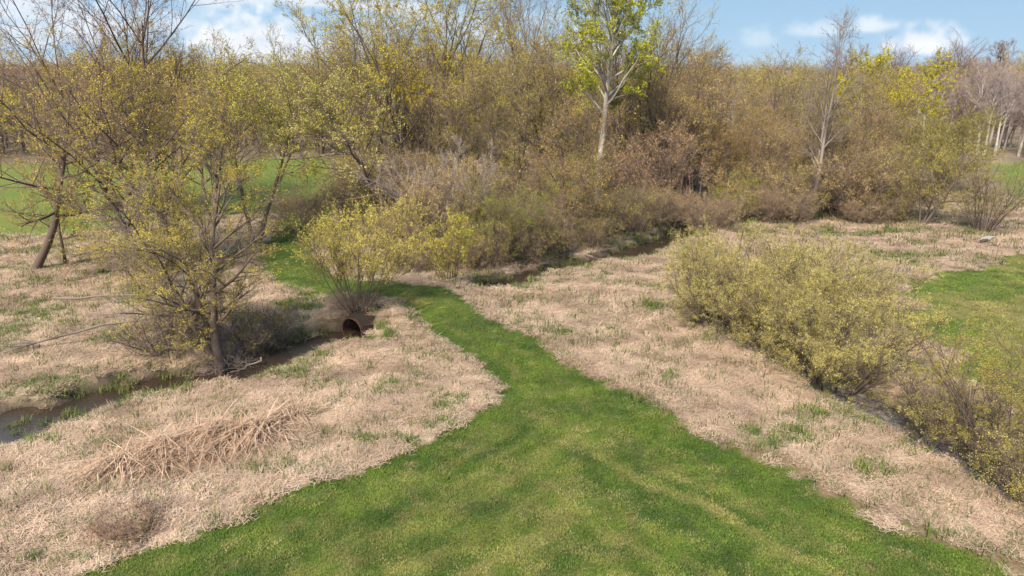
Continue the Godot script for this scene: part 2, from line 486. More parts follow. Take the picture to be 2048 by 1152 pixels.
func build_culvert():
	var rust := StandardMaterial3D.new()
	rust.albedo_color = Color(0.17, 0.075, 0.045).linear_to_srgb()
	rust.albedo_texture = grain(41, 0.02, 0.45, 1.0)
	rust.uv1_triplanar = true
	rust.roughness = 0.85
	rust.metallic = 0.2
	var a := Vector3(-6.62, -0.16, -27.97)
	var b := Vector3(-2.85, -0.12, -33.65)
	var d := (b - a).normalized()
	var side := d.cross(Vector3.UP).normalized()
	var pipe := Node3D.new()
	pipe.name = "culvert_pipe"
	pipe.position = a
	tag(pipe, "rusty corrugated culvert pipe opening onto the creek under the mown path", "culvert")
	add_child(pipe)
	var v := PackedVector3Array()
	var n := PackedVector3Array()
	var c := PackedColorArray()
	var ii := PackedInt32Array()
	var rings := 120
	var len := a.distance_to(b)
	var q := 28
	for layer in 2:
		for k in rings + 1:
			var rad := (0.56 if layer == 0 else 0.535) + 0.012 * sin(k * PI / 2)
			for s in q:
				var t := TAU * s / q
				var o := side * cos(t) + Vector3.UP * sin(t)
				v.append(d * len * k / rings + o * rad)
				n.append(o if layer == 0 else -o)
				c.append(Color.WHITE)
	for layer in 2:
		for k in rings:
			for s in q:
				var p := layer * (rings + 1) * q + k * q + s
				var p2 := layer * (rings + 1) * q + k * q + (s + 1) % q
				ii.append_array([p, p2, p + q, p2, p2 + q, p + q] if layer == 0 else [p, p + q, p2, p2, p + q, p2 + q])
	part("barrel", surface(v, n, c, ii), rust, pipe)
	# earth packed round the barrel, set back from both mouths
	var soil := Buf.new()
	for k in 13:
		for t in q:
			var o := side * cos(TAU * t / q) + Vector3.UP * sin(TAU * t / q)
			var lump := 0.70 + 0.05 * noise.get_noise_2d(k * 0.9, t * 0.6)
			if k == 0 or k == 12:
				lump = 0.57
			soil.v.append(d * lerpf(0.1, len - 0.1, clampf((k - 0.5) / 11.0, 0.0, 1.0)) + o * lump)
			soil.n.append(o)
			soil.c.append(Color(0.075, 0.05, 0.035) * (0.85 + 0.3 * noise.get_noise_2d(k * 2.0, t * 1.3)))
			if k < 12:
				var p := k * q + t
				var p2 := k * q + (t + 1) % q
				soil.i.append_array([p, p2, p + q, p2, p2 + q, p + q])
	part("packed_earth", mesh_of(soil, ground_mat), null, pipe)
	# rolled lip at the two mouths
	for e in 2:
		var ring := TorusMesh.new()
		ring.inner_radius = 0.535
		ring.outer_radius = 0.585
		ring.rings = 28
		ring.ring_segments = 8
		var r := part("rim", ring, rust, pipe)
		r.basis = Basis(side, d, side.cross(d))
		r.position = d * (len * e)


# ---------------------------------------------------------------- helpers for things
func numbered(called: String) -> String:
	var k: int = used.get(called, 0)
	used[called] = k + 1
	return called if k == 0 else "%s_%03d" % [called, k]


func tag(o: Node, label: String, category: String, group := ""):
	o.set_meta("label", label)
	o.set_meta("category", category)
	if group:
		o.set_meta("group", group)


func part(called: String, mesh: Mesh, mat: Material, parent: Node) -> MeshInstance3D:
	var o := MeshInstance3D.new()
	o.name = called
	o.mesh = mesh
	if mat:
		o.material_override = mat
	parent.add_child(o, true)
	return o


class Buf:
	var v := PackedVector3Array()
	var n := PackedVector3Array()
	var c := PackedColorArray()
	var i := PackedInt32Array()


func mesh_of(b: Buf, mat: Material) -> ArrayMesh:
	var m := surface(b.v, b.n, b.c, b.i)
	m.surface_set_material(0, mat)
	return m


func add_buf(m: ArrayMesh, b: Buf, mat: Material):
	if b.v.is_empty():
		return
	var a := []
	a.resize(Mesh.ARRAY_MAX)
	a[Mesh.ARRAY_VERTEX] = b.v
	a[Mesh.ARRAY_NORMAL] = b.n
	a[Mesh.ARRAY_COLOR] = b.c
	a[Mesh.ARRAY_INDEX] = b.i
	m.add_surface_from_arrays(Mesh.PRIMITIVE_TRIANGLES, a)
	m.surface_set_material(m.get_surface_count() - 1, mat)


func rv() -> Vector3:
	return Vector3(rng.randf() - 0.5, rng.randf() - 0.5, rng.randf() - 0.5) * 2.0


func tube(b: Buf, pts: PackedVector3Array, r0: float, r1: float, sides: int, col: Color, spots := 0.0):
	var count := pts.size()
	var base := b.v.size()
	var d := (pts[1] - pts[0]).normalized()
	var u := d.cross(Vector3(0.31, 0.2, 0.93)).normalized()
	for k in count:
		if k > 0 and k < count - 1:
			d = (pts[k + 1] - pts[k - 1]).normalized()
		elif k == count - 1:
			d = (pts[k] - pts[k - 1]).normalized()
		u = (u - d * u.dot(d)).normalized()
		var w := d.cross(u)
		var r := lerpf(r0, r1, float(k) / (count - 1))
		var cc := col
		if spots > 0.0 and rng.randf() < spots:
			cc = col * 0.35
			cc.a = 1.0
		for s in sides:
			var t := TAU * s / sides
			var o := u * cos(t) + w * sin(t)
			b.v.append(pts[k] + o * r)
			b.n.append(o)
			b.c.append(cc)
	for k in count - 1:
		for s in sides:
			var p := base + k * sides + s
			var q := base + k * sides + (s + 1) % sides
			b.i.append(p)
			b.i.append(p + sides)
			b.i.append(q)
			b.i.append(q)
			b.i.append(p + sides)
			b.i.append(q + sides)


func spike(b: Buf, p: Vector3, q: Vector3, r: float, col: Color):
	var d := (q - p).normalized()
	var u := d.cross(Vector3(0.31, 0.2, 0.93)).normalized()
	var w := d.cross(u)
	var k := b.v.size()
	var o1 := w * 0.866 - u * 0.5
	var o2 := -w * 0.866 - u * 0.5
	b.v.append(p + u * r)
	b.v.append(p + o1 * r)
	b.v.append(p + o2 * r)
	b.v.append(q)
	b.n.append(u)
	b.n.append(o1)
	b.n.append(o2)
	b.n.append(d)
	for s in 4:
		b.c.append(col)
	b.i.append_array(PackedInt32Array([k, k + 3, k + 1, k + 1, k + 3, k + 2, k + 2, k + 3, k]))


func leaf(b: Buf, p: Vector3, size: float, col: Color):
	var a := rv() + Vector3(0, 0.25, 0)
	var s := a.cross(rv()).normalized() * size * 0.36
	a = a.normalized() * size
	var n := a.cross(s).normalized()
	if n.y < 0.0:
		n = -n
		s = -s
	var k := b.v.size()
	b.v.append(p)
	b.v.append(p + a * 0.75 + s)
	b.v.append(p + a - s)
	for q in 3:
		b.n.append(n)
		b.c.append(col)
	b.i.append(k)
	b.i.append(k + 1)
	b.i.append(k + 2)


# ---------------------------------------------------------------- trees
# A kind of tree: bark, twig and leaf colours (linear), and how it branches.
func kind(base: Dictionary, changes: Dictionary) -> Dictionary:
	var k := base.duplicate()
	k.merge(changes, true)
	return k


func leaf_tone(s: Dictionary) -> Color:
	var a: Color = s.leaf_a
	var c := a.lerp(s.leaf_b, rng.randf()) * rng.randf_range(0.95, 1.5)
	c.a = 1.0
	return c


func branch(wood: Buf, tw: Buf, lf: Buf, p: Vector3, d: Vector3, length: float, r: float, s: Dictionary, lv: int):
	var seg := 5 if lv == 1 else 3
	var pts := PackedVector3Array([p])
	var q := p
	var wander: float = s.wander
	for k in seg:
		d = (d + rv() * wander + Vector3(0, s.up, 0)).normalized()
		q += d * length / seg
		pts.append(q)
	var bark: Color = s.bark if lv == 1 else s.bark.lerp(s.twig, 0.6)
	tube(wood if lv == 1 else tw, pts, r, maxf(r * 0.3, 0.006), 5 if lv == 1 else 3, bark, s.spots)
	if lv == 1:
		var n: int = s.n2
		for k in n:
			var t := lerpf(0.18, 1.0, (k + rng.randf()) / n)
			var f := t * seg
			var at := pts[mini(int(f), seg - 1)].lerp(pts[mini(int(f), seg - 1) + 1], f - mini(int(f), seg - 1))
			var dd := (pts[mini(int(f), seg - 1) + 1] - pts[mini(int(f), seg - 1)]).normalized()
			var cd := turned(dd, deg_to_rad(rng.randf_range(25.0, 60.0)))
			branch(wood, tw, lf, at, cd, maxf(length * 0.55 * (1.15 - 0.65 * t) * rng.randf_range(0.7, 1.2), s.tw * 0.8), r * 0.5 * (1.1 - 0.6 * t), s, 2)
		return
	# second order: twigs, twiglets and leaves
	var n3: int = s.n3
	var bare: bool = rng.randf() < s.bare + 0.12
	var lot := rng.randf_range(0.35, 1.45)
	var tint := rng.randf_range(0.75, 1.2)
	for k in n3:
		var t := lerpf(0.25, 1.0, (k + rng.randf()) / n3)
		var f := t * seg
		var i0 := mini(int(f), seg - 1)
		var at := pts[i0].lerp(pts[i0 + 1], f - i0)
		var dd := (pts[i0 + 1] - pts[i0]).normalized()
		var td := (turned(dd, deg_to_rad(rng.randf_range(20.0, 55.0))) + Vector3(0, s.twig_up, 0)).normalized()
		var tl: float = s.tw * rng.randf_range(0.55, 1.25)
		var tip := at + td * tl
		spike(tw, at, tip, s.tr, s.twig)
		var n4: int = s.n4
		for m in n4:
			var u := rng.randf_range(0.2, 1.0)
			var a := at.lerp(tip, u)
			var e := a + (turned(td, deg_to_rad(rng.randf_range(15.0, 60.0))) + Vector3(0, s.twig_up, 0)).normalized() * tl * rng.randf_range(0.3, 0.65)
			spike(tw, a, e, s.tr * 0.7, s.twig)
			if bare:
				continue
			var nl := int(s.nl4 * 1.6 * lot + rng.randf())
			var tone := leaf_tone(s) * tint
			for g in nl:
				leaf(lf, a.lerp(e, rng.randf_range(0.2, 1.05)) + rv() * s.jit, s.size * rng.randf_range(0.3, 0.78), tone * rng.randf_range(0.85, 1.15))


func turned(d: Vector3, a: float) -> Vector3:
	var w := d.cross(rv()).normalized()
	return d * cos(a) + w * sin(a)


# Builds one tree or shrub: a Node3D at its foot with trunks, main limbs and a crown of twigs and leaves.
func grow(called: String, s: Dictionary, x: float, z: float, h: float, wide: float, seed_value: int, label: String, category: String, group := "") -> Node3D:
	var o := Node3D.new()
	o.name = numbered(called)
	o.position = Vector3(x, height(Vector2(x, z)) - 0.05, z)
	tag(o, label, category, group)
	add_child(o)
	var parts := tree_parts(s, h, wide, seed_value)
	for m in parts.trunks:
		part("stem" if s.shrub else "trunk", m, null, o)
	for m in parts.limbs:
		part("limb", m, null, o)
	var c := part("crown", parts.crown, null, o)
	return o


func tree_parts(s: Dictionary, h: float, wide: float, seed_value: int) -> Dictionary:
	rng.seed = seed_value * 7919 + 13
	var tw := Buf.new()
	var lf := Buf.new()
	var trunks := []
	var limbs := []
	var nt: int = s.trunks
	var lean: Vector3 = s.lean
	for t in nt:
		var az := TAU * (t + rng.randf() * 0.6) / nt
		var out := Vector3(cos(az), 0, sin(az))
		var f: float = deg_to_rad(s.fan * (rng.randf_range(0.5, 1.1) if nt > 1 else 0.0))
		if nt > 3:
			f *= sqrt(rng.randf_range(0.05, 1.0))
		var d := (out * sin(f) + Vector3.UP * cos(f) + lean).normalized()
		var length: float = h * rng.randf_range(0.86, 1.0) * (1.0 if t == 0 else (rng.randf_range(0.62, 1.02) if s.shrub else rng.randf_range(0.75, 1.0)))
		var seg := 9
		var pts := PackedVector3Array()
		var p: Vector3 = out * s.foot * (rng.randf_range(0.3, 1.0) if nt > 1 else 0.0) + Vector3(0, -0.1, 0)
		pts.append(p)
		for k in seg:
			d = (d + rv() * s.crook + Vector3(0, s.rise, 0)).normalized()
			p += d * length / seg
			pts.append(p)
		# bring the tip to the wanted height
		var scale_y: float = clampf(length * (0.97 - 0.22 * f) / maxf(p.y, 0.5), 0.8, 1.35)
		for k in pts.size():
			pts[k].y *= scale_y
		var r: float = s.r * (1.0 if t == 0 else rng.randf_range(0.6, 0.95))
		var wood := Buf.new()
		tube(wood, pts, r, maxf(r * 0.12, 0.008), 5 if s.shrub else 8, s.bark, s.spots)
		var n: int = s.limbs
		var acc := Buf.new()
		var az0 := rng.randf() * TAU
		for k in n:
			var tt := lerpf(s.t0, 0.97, (k + rng.randf() * 0.8) / n)
			var ff := tt * seg
			var i0 := mini(int(ff), seg - 1)
			var at := pts[i0].lerp(pts[i0 + 1], ff - i0)
			var dd := (pts[i0 + 1] - pts[i0]).normalized()
			var u: float = (tt - s.t0) / (1.0 - s.t0)
			var ang: float = deg_to_rad(lerpf(s.ang0, s.ang1, u) + rng.randf_range(-10.0, 10.0))
			az0 += 2.4 + rng.randf_range(-0.5, 0.5)
			var side := Vector3(cos(az0), 0, sin(az0))
			side = (side - dd * side.dot(dd)).normalized()
			var ld: Vector3 = dd * cos(ang) + side * sin(ang)
			var prof: float = 0.35 + 0.65 * sin(PI * clampf(pow(u, s.bulge) * 0.85 + 0.15, 0.0, 1.0))
			var ll: float = maxf(wide * 0.5 / maxf(sin(ang), 0.45) * prof * rng.randf_range(0.75, 1.12), s.tw)
			var own := Buf.new() if not s.shrub else acc
			branch(own, tw, lf, at, ld, ll, maxf(r * 0.5 * (1.0 - 0.7 * tt), 0.012), s, 1)
			if not s.shrub:
				if ll > wide * 0.3 and limbs.size() < 14:
					limbs.append(mesh_of(own, wood_mat))
				else:
					merge(wood, own)
		merge(wood, acc)
		trunks.append(mesh_of(wood, wood_mat))
	var crown := ArrayMesh.new()
	add_buf(crown, tw, wood_mat)
	add_buf(crown, lf, leaf_mat)
	return {"trunks": trunks, "limbs": limbs, "crown": crown}


func merge(a: Buf, b: Buf):
	var k := a.v.size()
	a.v.append_array(b.v)
	a.n.append_array(b.n)
	a.c.append_array(b.c)
	for i in b.i:
		a.i.append(i + k)


func copy_of(o: Node3D, x: float, z: float, size: float, turn: float, label: String, group: String, squash := 1.0) -> Node3D:
	var c: Node3D = o.duplicate()
	var stem_name := String(o.name).rstrip("0123456789").rstrip("_")
	c.name = numbered(stem_name)
	add_child(c)
	c.position = Vector3(x, height(Vector2(x, z)) - 0.05, z)
	c.rotation.y = turn
	c.scale = Vector3(size, size * squash, size)
	c.set_meta("label", label)
	c.set_meta("group", group)
	return c


var tree0 := {"shrub": false, "trunks": 1, "fan": 0.0, "foot": 0.25, "lean": Vector3.ZERO, "r": 0.2, "crook": 0.07, "rise": 0.0, "limbs": 13, "t0": 0.25, "ang0": 68.0, "ang1": 28.0, "bulge": 0.8, "wander": 0.16, "up": 0.05, "n2": 8, "n3": 6, "n4": 3, "nl4": 3, "tw": 0.8, "tr": 0.011, "twig_up": 0.15, "jit": 0.06, "bare": 0.0, "spots": 0.0, "size": 0.11,
	"bark": Color(0.165, 0.125, 0.10), "twig": Color(0.25, 0.18, 0.145), "leaf_a": Color(0.40, 0.355, 0.06), "leaf_b": Color(0.30, 0.27, 0.055)}
var shrub0 := {"shrub": true, "trunks": 14, "fan": 38.0, "foot": 0.6, "lean": Vector3.ZERO, "r": 0.035, "crook": 0.12, "rise": 0.0, "limbs": 6, "t0": 0.22, "ang0": 48.0, "ang1": 25.0, "bulge": 0.8, "wander": 0.2, "up": 0.06, "n2": 4, "n3": 4, "n4": 3, "nl4": 3, "tw": 0.4, "tr": 0.006, "twig_up": 0.15, "jit": 0.05, "bare": 0.0, "spots": 0.0, "size": 0.075,
	"bark": Color(0.15, 0.11, 0.09), "twig": Color(0.23, 0.165, 0.135), "leaf_a": Color(0.30, 0.28, 0.07), "leaf_b": Color(0.24, 0.23, 0.07)}


func build_trees():
	var gold := {"leaf_a": Color(0.43, 0.355, 0.065), "leaf_b": Color(0.31, 0.27, 0.05), "nl4": 4}
	var orange := {"leaf_a": Color(0.38, 0.27, 0.075), "leaf_b": Color(0.30, 0.23, 0.07), "nl4": 2}
	var rust := {"leaf_a": Color(0.44, 0.29, 0.17), "leaf_b": Color(0.34, 0.23, 0.14), "nl4": 2}
	var lime := {"leaf_a": Color(0.38, 0.38, 0.035), "leaf_b": Color(0.27, 0.30, 0.03)}
	var bright := {"leaf_a": Color(0.32, 0.33, 0.025), "leaf_b": Color(0.25, 0.27, 0.022)}
	var pale := {"leaf_a": Color(0.40, 0.36, 0.13), "leaf_b": Color(0.29, 0.27, 0.08)}
	var olive := {"leaf_a": Color(0.34, 0.31, 0.06), "leaf_b": Color(0.25, 0.235, 0.045)}
	var tan := {"leaf_a": Color(0.46, 0.36, 0.16), "leaf_b": Color(0.36, 0.28, 0.12)}
	var purple := {"bark": Color(0.10, 0.07, 0.055), "twig": Color(0.26, 0.165, 0.14), "leaf_a": Color(0.27, 0.17, 0.11), "leaf_b": Color(0.18, 0.11, 0.075)}
	var aspen := {"bark": Color(0.50, 0.45, 0.40), "twig": Color(0.30, 0.24, 0.21), "spots": 0.18}
	var mauve := {"twig": Color(0.28, 0.20, 0.18), "bark": Color(0.22, 0.16, 0.145)}

	# --- left side
	grow("box_elder", kind(kind(tree0, gold), {"trunks": 5, "fan": 24.0, "foot": 0.6, "r": 0.26, "lean": Vector3(-0.18, 0, 0.05), "limbs": 9, "t0": 0.22, "ang0": 75.0, "nl4": 6, "size": 0.11, "crook": 0.1, "n2": 7, "n3": 6, "bare": 0.05}), -18.5, -36.6, 9.6, 8.0, 1, "yellow leafing tree with several dark trunks rising from one foot at left", "tree")
	grow("maple_tree", kind(kind(tree0, purple), {"trunks": 3, "fan": 14.0, "foot": 0.5, "r": 0.30, "limbs": 10, "t0": 0.28, "ang0": 60.0, "ang1": 25.0, "n2": 9, "n3": 7, "tw": 1.0, "nl4": 4, "size": 0.13, "n4": 3}), -28.5, -53.0, 16.5, 12.0, 2, "tall purplish-brown budding tree rising against the sky at left", "tree")
	grow("leaning_tree", kind(kind(tree0, orange), {"lean": Vector3(1.0, 0, 0.0), "rise": 0.13, "r": 0.24, "crook": 0.12, "limbs": 16, "t0": 0.38, "ang0": 85.0, "n2": 9, "nl4": 4, "size": 0.11}), -25.4, -36.8, 8.8, 10.5, 3, "crooked leaning trunk with golden buds at the far left edge of the straw", "tree")
	grow("leaning_tree", kind(kind(tree0, orange), {"r": 0.1, "lean": Vector3(0.1, 0, 0), "limbs": 9, "n2": 6}), -24.2, -37.6, 5.2, 3.0, 33, "slim straight sapling beside the crooked leaning trunk at far left", "tree")
	grow("creek_tree", kind(kind(tree0, gold), {"trunks": 2, "fan": 9.0, "foot": 0.15, "r": 0.2, "lean": Vector3(-0.10, 0, 0.0), "crook": 0.1, "limbs": 16, "t0": 0.24, "ang0": 78.0, "n2": 9, "n3": 6, "bare": 0.15, "tw": 0.55, "size": 0.066, "nl4": 9, "twig": Color(0.24, 0.19, 0.16)}), -10.7, -24.4, 8.6, 4.3, 4, "yellow leafing tree with grey dead twigs standing on the creek bank", "tree")
	grow("creek_tree", kind(kind(tree0, gold), {"r": 0.16, "lean": Vector3(-0.55, 0, -0.12), "crook": 0.09, "limbs": 11, "t0": 0.25, "ang0": 80.0, "n2": 7, "bare": 0.4, "tw": 0.5, "size": 0.066, "nl4": 8, "twig": Color(0.26, 0.21, 0.19), "bark": Color(0.18, 0.14, 0.12)}), -10.9, -24.9, 6.6, 5.5, 5, "grey half-dead trunk slanting left out over the straw from the creek bank", "tree")
	grow("dead_shrub", kind(kind(shrub0, mauve), {"trunks": 18, "fan": 62.0, "foot": 0.5, "bare": 1.0, "crook": 0.2, "up": -0.05, "bark": Color(0.36, 0.30, 0.27), "twig": Color(0.38, 0.31, 0.28), "r": 0.025, "n3": 5}), -12.9, -25.9, 2.4, 1.2, 63, "grey dead branches sprawling left of the creek bank tree", "shrub")
	grow("dead_shrub", kind(kind(shrub0, mauve), {"trunks": 14, "fan": 70.0, "foot": 0.4, "bare": 1.0, "crook": 0.22, "up": -0.08, "bark": Color(0.34, 0.27, 0.23), "twig": Color(0.36, 0.28, 0.24), "r": 0.02, "n3": 4}), -10.9, -25.0, 0.9, 0.6, 64, "drooping bare twigs at the water below the creek bank tree", "shrub")
	grow("dead_shrub", kind(kind(shrub0, mauve), {"trunks": 6, "fan": 65.0, "foot": 0.3, "bare": 0.9, "crook": 0.22, "up": -0.05, "bark": Color(0.3, 0.22, 0.18), "twig": Color(0.34, 0.25, 0.2), "r": 0.018, "n3": 4}), -7.0, -29.2, 0.9, 0.5, 65, "bare twigs hanging over the culvert mouth", "shrub")
	grow("streamside_shrub", kind(kind(shrub0, olive), {"trunks": 12}), -17.2, -33.2, 3.0, 1.6, 6, "dark stemmed shrub below the multi-trunk tree at left", "shrub")
	grow("streamside_shrub", kind(kind(shrub0, olive), {"trunks": 12, "bare": 0.75, "fan": 50.0}), -9.9, -26.6, 1.5, 1.1, 61, "low twiggy bush hanging over the creek right of the bank tree", "shrub")
	grow("streamside_shrub", kind(kind(shrub0, olive), {"trunks": 10, "bare": 0.75, "fan": 50.0}), -12.6, -24.8, 1.9, 1.4, 62, "low twiggy bush left of the creek bank tree", "shrub")
	grow("maple_tree", kind(kind(tree0, orange), {"trunks": 2, "fan": 10.0, "r": 0.24, "limbs": 12, "n2": 9, "n3": 7, "tw": 0.9, "nl4": 4, "size": 0.14, "twig": Color(0.16, 0.1, 0.07), "leaf_a": Color(0.40, 0.28, 0.06), "leaf_b": Color(0.26, 0.19, 0.05)}), -26.8, -56.5, 11.5, 8.0, 7, "golden-brown budding tree behind the yellow multi-trunk tree", "tree")
	grow("maple_tree", kind(kind(tree0, orange), {"trunks": 2, "fan": 12.0, "r": 0.22, "limbs": 12, "n2": 9, "n3": 7, "tw": 0.9, "nl4": 4, "size": 0.14, "leaf_a": Color(0.40, 0.30, 0.05), "leaf_b": Color(0.25, 0.20, 0.05)}), -22.0, -52.0, 10.2, 6.5, 8, "golden-brown budding tree left of the path where it meets the field", "tree")
	grow("blossom_tree", kind(kind(tree0, pale), {"trunks": 3, "fan": 18.0, "r": 0.15, "lean": Vector3(0.16, 0, 0), "crook": 0.1, "limbs": 9, "t0": 0.55, "ang0": 70.0, "nl4": 5, "size": 0.13, "n2": 8, "n3": 6, "leaf_a": Color(0.40, 0.38, 0.08), "leaf_b": Color(0.28, 0.28, 0.04)}), -15.6, -42.6, 9.2, 5.6, 9, "lime-leaved tree with slim leaning trunks at the left edge of the mown path", "tree")
	grow("leaning_willow", kind(kind(tree0, pale), {"trunks": 1, "r": 0.26, "lean": Vector3(-0.75, 0, 0.05), "rise": 0.06, "crook": 0.06, "limbs": 16, "t0": 0.42, "ang0": 80.0, "ang1": 35.0, "n2": 9, "n3": 6, "size": 0.15, "nl4": 4, "leaf_a": Color(0.37, 0.34, 0.11), "leaf_b": Color(0.27, 0.26, 0.06)}), -6.0, -43.0, 9.0, 7.4, 10, "pale yellow-green tree on a thick trunk leaning left beside the mown path", "tree")
	# --- centre
	grow("willow_bush", kind(kind(shrub0, lime), {"trunks": 17, "fan": 46.0, "foot": 0.25, "t0": 0.42, "limbs": 6, "n2": 4, "n3": 5, "n4": 3, "nl4": 4, "size": 0.075, "leaf_a": Color(0.49, 0.44, 0.085), "leaf_b": Color(0.38, 0.34, 0.10), "twig": Color(0.25, 0.19, 0.1), "bark": Color(0.2, 0.14, 0.09), "up": 0.12, "twig_up": 0.5, "tw": 0.5, "jit": 0.03, "bulge": 0.6}), -6.5, -28.8, 4.7, 1.9, 11, "bright yellow-green willow bush above the culvert mouth", "shrub")
	grow("willow_bush", kind(kind(shrub0, lime), {"trunks": 12, "fan": 28.0, "limbs": 5, "foot": 0.35, "nl4": 4, "leaf_a": Color(0.46, 0.42, 0.05), "leaf_b": Color(0.34, 0.32, 0.045), "bark": Color(0.28, 0.2, 0.15)}), -3.0, -32.9, 3.2, 1.2, 12, "small yellow-green willow bush with pale stems where the path meets the upper creek", "shrub")
	grow("creek_shrub", kind(kind(shrub0, olive), {"trunks": 24, "fan": 42.0, "n3": 5, "leaf_a": Color(0.22, 0.24, 0.035), "leaf_b": Color(0.16, 0.18, 0.03)}), -0.6, -39.6, 4.3, 2.0, 13, "green budding shrub crowding the far bank of the upper creek", "shrub")
	grow("creek_shrub", kind(kind(shrub0, tan), {"trunks": 26, "fan": 36.0, "n3": 5, "foot": 0.9}), -4.2, -40.5, 5.8, 2.4, 14, "tan blossoming thicket between the leaning willow and the green shrub", "shrub")
	grow("dead_shrub", kind(kind(shrub0, mauve), {"trunks": 16, "fan": 48.0, "bare": 1.0, "bark": Color(0.46, 0.40, 0.385), "twig": Color(0.44, 0.375, 0.365), "tr": 0.009, "r": 0.04, "n3": 5, "n4": 4}), -3.9, -41.9, 6.9, 2.6, 15, "tangled grey leafless crown above the tan thicket", "shrub")
	grow("big_willow", kind(kind(tree0, olive), {"trunks": 7, "fan": 40.0, "foot": 0.9, "r": 0.26, "crook": 0.06, "rise": 0.03, "limbs": 9, "t0": 0.35, "ang0": 45.0, "ang1": 22.0, "n2": 7, "n3": 6, "n4": 3, "nl4": 7, "tw": 0.9, "size": 0.15, "leaf_a": Color(0.40, 0.33, 0.03), "leaf_b": Color(0.29, 0.25, 0.028)}), -7.2, -57.0, 16.6, 9.0, 16, "large olive-yellow willow fanning its dark trunks in the middle of the wood", "tree")
	grow("pale_poplar", kind(kind(kind(tree0, aspen), pale), {"r": 0.24, "trunks": 2, "fan": 5.0, "limbs": 16, "ang0": 50.0, "ang1": 22.0, "t0": 0.35, "nl4": 1, "size": 0.10, "tw": 1.1}), 1.3, -72.0, 18.5, 9.0, 17, "tall pale nearly bare poplar right of the large willow", "tree")
	grow("aspen_tree", kind(kind(kind(tree0, aspen), bright), {"r": 0.3, "bark": Color(0.68, 0.64, 0.59), "lean": Vector3(0.04, 0, 0), "crook": 0.035, "limbs": 25, "t0": 0.48, "ang0": 58.0, "ang1": 22.0, "n2": 8, "n3": 7, "n4": 4, "nl4": 6, "size": 0.2, "tw": 0.8}), 6.1, -52.5, 17.2, 7.0, 18, "tall white-trunked aspen with a bright green crown", "tree")
	grow("brown_willow", kind(kind(tree0, tan), {"trunks": 8, "fan": 31.0, "foot": 1.6, "r": 0.17, "crook": 0.05, "rise": 0.02, "limbs": 8, "t0": 0.25, "ang0": 40.0, "ang1": 18.0, "n2": 5, "n3": 5, "tw": 1.0, "size": 0.11, "nl4": 5, "leaf_a": Color(0.44, 0.33, 0.075), "leaf_b": Color(0.35, 0.26, 0.07), "twig": Color(0.17, 0.11, 0.07)}), 9.8, -61.5, 16.4, 6.6, 19, "golden-brown willow of many upright stems behind the white aspen", "tree")
	grow("orange_tree", kind(kind(tree0, orange), {"r": 0.12, "trunks": 2, "fan": 10.0, "lean": Vector3(0.05, 0, 0), "limbs": 13, "t0": 0.25, "n2": 7, "nl4": 2, "leaf_a": Color(0.42, 0.29, 0.05), "leaf_b": Color(0.33, 0.25, 0.05)}), 3.2, -43.6, 7.7, 4.2, 20, "small orange-gold tree on the far bank of the upper creek", "tree")
	grow("pink_shrub", kind(kind(shrub0, rust), {"trunks": 20, "fan": 36.0, "leaf_a": Color(0.46, 0.30, 0.18), "leaf_b": Color(0.36, 0.24, 0.15), "size": 0.10, "tw": 0.55}), 9.6, -51.0, 6.4, 3.2, 21, "rusty pink budding shrub in front of the golden-brown willow", "shrub")
	# --- right
	grow("poplar_tree", kind(kind(tree0, aspen), {"bark": Color(0.36, 0.31, 0.28), "trunks": 2, "fan": 4.5, "r": 0.16, "foot": 0.3, "lean": Vector3(0.02, 0, 0), "crook": 0.05, "limbs": 11, "t0": 0.3, "ang0": 42.0, "ang1": 20.0, "n2": 6, "n3": 6, "n4": 3, "nl4": 1, "tw": 0.7, "size": 0.12, "leaf_a": Color(0.22, 0.19, 0.13), "leaf_b": Color(0.2, 0.16, 0.1)}), 21.2, -50.5, 13.8, 3.6, 22, "tall forked poplar with whitish bare stems above the right thicket", "tree")
	grow("round_willow", kind(kind(tree0, lime), {"trunks": 6, "fan": 32.0, "foot": 0.5, "r": 0.2, "limbs": 9, "t0": 0.25, "ang0": 50.0, "n2": 7, "n3": 6, "n4": 3, "nl4": 7, "size": 0.22, "tw": 0.9, "leaf_a": Color(0.38, 0.34, 0.015), "leaf_b": Color(0.30, 0.28, 0.015)}), 34.6, -72.0, 11.0, 6.0, 23, "rounded lime-yellow willow standing behind the forked poplar", "tree")
	grow("thicket_tree", kind(kind(shrub0, pale), {"trunks": 16, "fan": 30.0, "r": 0.06, "n2": 5, "n3": 5, "bark": Color(0.3, 0.24, 0.2), "leaf_a": Color(0.32, 0.26, 0.10), "leaf_b": Color(0.25, 0.2, 0.08)}), 26.4, -52.0, 5.6, 2.6, 24, "beige-olive thicket with pale stems right of the forked poplar", "shrub")
	grow("thicket_tree", kind(kind(tree0, olive), {"trunks": 3, "fan": 20.0, "lean": Vector3(0.22, 0, 0), "r": 0.1, "limbs": 10, "n2": 6, "tw": 0.6}), 28.2, -48.6, 5.0, 3.6, 25, "dark leaning trunk with sparse olive leaves at the right end of the thicket", "tree")
	grow("bare_shrub", kind(kind(shrub0, olive), {"trunks": 18, "fan": 45.0, "bare": 0.5, "r": 0.045, "n3": 4, "tw": 0.5, "foot": 0.5}), 31.6, -47.4, 5.0, 2.4, 26, "bare brown spreading shrub at the right end of the thicket by the straw", "shrub")
	grow("round_bush", kind(kind(shrub0, olive), {"trunks": 26, "fan": 36.0, "foot": 1.4, "n2": 5, "n3": 6, "nl4": 4, "size": 0.12, "tw": 0.6, "leaf_a": Color(0.26, 0.24, 0.055), "leaf_b": Color(0.20, 0.19, 0.045)}), 37.5, -64.0, 6.6, 3.6, 27, "dense rounded olive bush in front of the grey aspen grove", "shrub")
